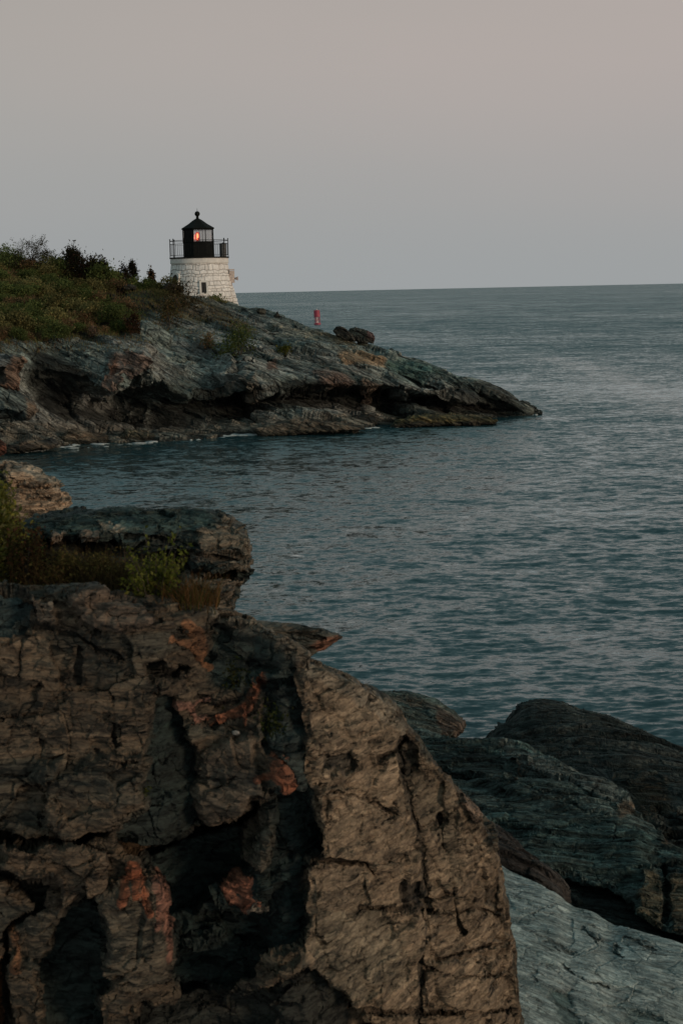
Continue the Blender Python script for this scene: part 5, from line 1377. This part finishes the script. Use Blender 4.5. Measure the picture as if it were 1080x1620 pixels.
    # drum standing on the gallery
    dx_ = (356.5 - 319) * pm; dy_ = -math.sqrt(max((rc - .45) ** 2 - dx_ ** 2, .05))
    dr = empty('metal_drum', (bx + dx_, by + dy_ * .3, zb + zd)); tag(dr, 'grey metal drum standing on the lighthouse gallery behind the right railing', 'drum')
    MAT_DRUM = plain_mat('drum_paint', (.10, .105, .105), rough=.6, var=.3, scale=3)
    q = MB(); q.lathe([(.01, 0), (.30, 0), (.30, .32), (.315, .34), (.30, .36), (.30, .70), (.315, .72), (.30, .74), (.30, 1.08), (.01, 1.08)], 28); q.build('body', MAT_DRUM, dr)
    q = MB(); q.lathe([(.01, 1.082), (.32, 1.082), (.32, 1.13), (.05, 1.16), (.05, 1.24), (.01, 1.24)], 28); q.build('lid', MAT_IRON, dr)
build_lighthouse()

# ================================================================== BUOY
def build_buoy():
    D = water_D(502, 513.5); p = at(502, 513.5, D); s = D / FPX
    root = empty('buoy', (p[0], p[1], 0)); root.rotation_euler = (R(2), R(-2.5), R(20)); tag(root, 'red channel buoy floating beyond the headland', 'buoy')
    RED = plain_mat('buoy_red', (.34, .045, .080), rough=.5, var=.25, scale=1.2)
    WHITE = plain_mat('buoy_white', (.62, .52, .52), rough=.6)
    h = 24.5 * s; w = 9.6 * s / 2
    q = MB(); q.lathe([(.02, -.6), (w * 1.0, -.5), (w * 1.12, -.1), (w * 1.12, .32), (w * 1.05, .48), (.02, .5)], 28); q.build('float', RED, root)
    fr = MB()
    for i in range(4):
        a = math.pi / 4 + i * math.pi / 2; x, y = math.cos(a), math.sin(a); b = a + math.pi / 2
        fr.tube([(x * w * 1.0, y * w * 1.0, .45), (x * w * .92, y * w * .92, h * .55)], .075, 6)
        fr.tube([(x * w * 1.0, y * w, .6), (math.cos(b) * w * .92, math.sin(b) * w * .92, h * .5)], .05, 5)
        fr.tube([(x * w * .95, y * w * .95, h * .3), (math.cos(b) * w * .95, math.sin(b) * w * .95, h * .3)], .05, 5)
    fr.build('lattice', RED, root)
    q = MB(); q.lathe([(.02, h * .5), (w * .98, h * .5), (w * 1.0, h * .52), (w * 1.0, h * .90), (w * .96, h * .92), (.02, h * .93)], 24); q.build('daymark', RED, root)
    q = MB(); q.box((0, 0, h * .29), (w * .5, w * .5, h * .34)); q.box((0, 0, h * .13), (w * .9, w * .9, .1)); q.build('battery_box', WHITE, root)
    q = MB(); q.lathe([(.02, h * .932), (.2, h * .932), (.2, h * .96), (.14, h * .97), (.14, h * 1.0), (.03, h * 1.01)], 14); q.build('lantern', WHITE, root)
build_buoy()

# ================================================================== SKY, SUN, CAMERA
SUN_AZ = (0.82, -0.57); SUN_EL = R(9)
def build_world():
    w = bpy.data.worlds.new('World'); scene.world = w; w.use_nodes = True
    nt = w.node_tree; nt.nodes.clear(); N, L = nt.nodes, nt.links
    out = N.new('ShaderNodeOutputWorld')
    tc = N.new('ShaderNodeTexCoord'); sx = N.new('ShaderNodeSeparateXYZ'); L.new(tc.outputs['Generated'], sx.inputs[0])
    sky = N.new('ShaderNodeTexSky'); sky.sky_type = 'NISHITA'; sky.sun_disc = False
    sky.sun_elevation = SUN_EL; sky.sun_rotation = math.atan2(SUN_AZ[0], SUN_AZ[1]); sky.dust_density = 4; sky.air_density = 1.2
    b1 = N.new('ShaderNodeBackground'); b1.inputs[1].default_value = .05; L.new(sky.outputs[0], b1.inputs[0])
    # hazy evening layer near the horizon
    def ramp(stops):
        r = N.new('ShaderNodeValToRGB'); e = r.color_ramp.elements
        e[0].position, e[0].color = stops[0][0], (*stops[0][1], 1); e[1].position, e[1].color = stops[-1][0], (*stops[-1][1], 1)
        for p, c in stops[1:-1]:
            q = e.new(p); q.color = (*c, 1)
        r.color_ramp.interpolation = 'B_SPLINE'; L.new(sx.outputs['Z'], r.inputs[0]); return r.outputs[0]
    left = ramp([(0, (.322, .346, .356)), (.05, (.342, .352, .352)), (.12, (.398, .380, .358)), (.19, (.40, .366, .338)), (.27, (.30, .325, .325)), (.38, (.22, .315, .32)), (.7, (.18, .285, .295)), (1, (.16, .26, .275))])
    right = ramp([(0, (.330, .350, .358)), (.05, (.370, .362, .356)), (.12, (.455, .398, .376)), (.19, (.465, .405, .380)), (.27, (.32, .33, .325)), (.38, (.23, .315, .32)), (.7, (.18, .285, .295)), (1, (.16, .26, .275))])
    mr = N.new('ShaderNodeMapRange'); mr.inputs[1].default_value = -.25; mr.inputs[2].default_value = .3; L.new(sx.outputs['X'], mr.inputs[0])
    nz = N.new('ShaderNodeTexNoise'); nz.inputs['Scale'].default_value = 3.0; nz.inputs['Detail'].default_value = 4
    mp = N.new('ShaderNodeMapping'); mp.inputs['Scale'].default_value = (1, 1, 4); L.new(tc.outputs['Generated'], mp.inputs[0]); L.new(mp.outputs[0], nz.inputs['Vector'])
    ad = N.new('ShaderNodeMath'); ad.operation = 'MULTIPLY_ADD'; L.new(nz.outputs['Fac'], ad.inputs[0]); ad.inputs[1].default_value = .9; ad.inputs[2].default_value = -.45
    a2 = N.new('ShaderNodeMath'); a2.operation = 'ADD'; a2.use_clamp = True; L.new(ad.outputs[0], a2.inputs[0]); L.new(mr.outputs[0], a2.inputs[1])
    mx = N.new('ShaderNodeMix'); mx.data_type = 'RGBA'; L.new(a2.outputs[0], mx.inputs['Factor']); L.new(left, mx.inputs['A']); L.new(right, mx.inputs['B'])
    b2 = N.new('ShaderNodeBackground'); b2.inputs[1].default_value = 1.0; L.new(mx.outputs['Result'], b2.inputs[0])
    f = N.new('ShaderNodeMapRange'); f.inputs[1].default_value = .2; f.inputs[2].default_value = .7; f.inputs[3].default_value = .0; f.inputs[4].default_value = .35; L.new(sx.outputs['Z'], f.inputs[0])
    ms = N.new('ShaderNodeMixShader'); L.new(f.outputs[0], ms.inputs[0]); L.new(b2.outputs[0], ms.inputs[1]); L.new(b1.outputs[0], ms.inputs[2])
    L.new(ms.outputs[0], out.inputs[0])
build_world()
from mathutils import Matrix, Vector
sl = bpy.data.lights.new('sun', 'SUN'); sl.energy = 1.2; sl.angle = R(16); sl.color = (1, .74, .53)
so = bpy.data.objects.new('sun', sl); COL.objects.link(so)
sd = unit([SUN_AZ[0] * math.cos(SUN_EL), SUN_AZ[1] * math.cos(SUN_EL), math.sin(SUN_EL)])
so.rotation_euler = Vector(sd).to_track_quat('Z', 'Y').to_euler()
so.location = (20, -20, 30)

cam = bpy.data.cameras.new('camera'); co = bpy.data.objects.new('camera', cam); COL.objects.link(co)
co.matrix_world = Matrix(((_r[0], _u[0], -_f[0], CAM[0]), (_r[1], _u[1], -_f[1], CAM[1]), (_r[2], _u[2], -_f[2], CAM[2]), (0, 0, 0, 1)))
cam.sensor_fit = 'VERTICAL'; cam.sensor_height = 36; cam.sensor_width = 24; cam.lens = FPX / 1620 * 36
cam.clip_start = .1; cam.clip_end = 60000
cam.dof.use_dof = True; cam.dof.focus_distance = 120; cam.dof.aperture_fstop = 5.0
scene.camera = co
scene.view_settings.view_transform = 'Standard'; scene.view_settings.look = 'None'
scene.view_settings.exposure = 0; scene.view_settings.gamma = 1
scene.render.resolution_x = 682; scene.render.resolution_y = 1024
scene.cycles.use_denoising = True
scene.cycles.max_bounces = 8
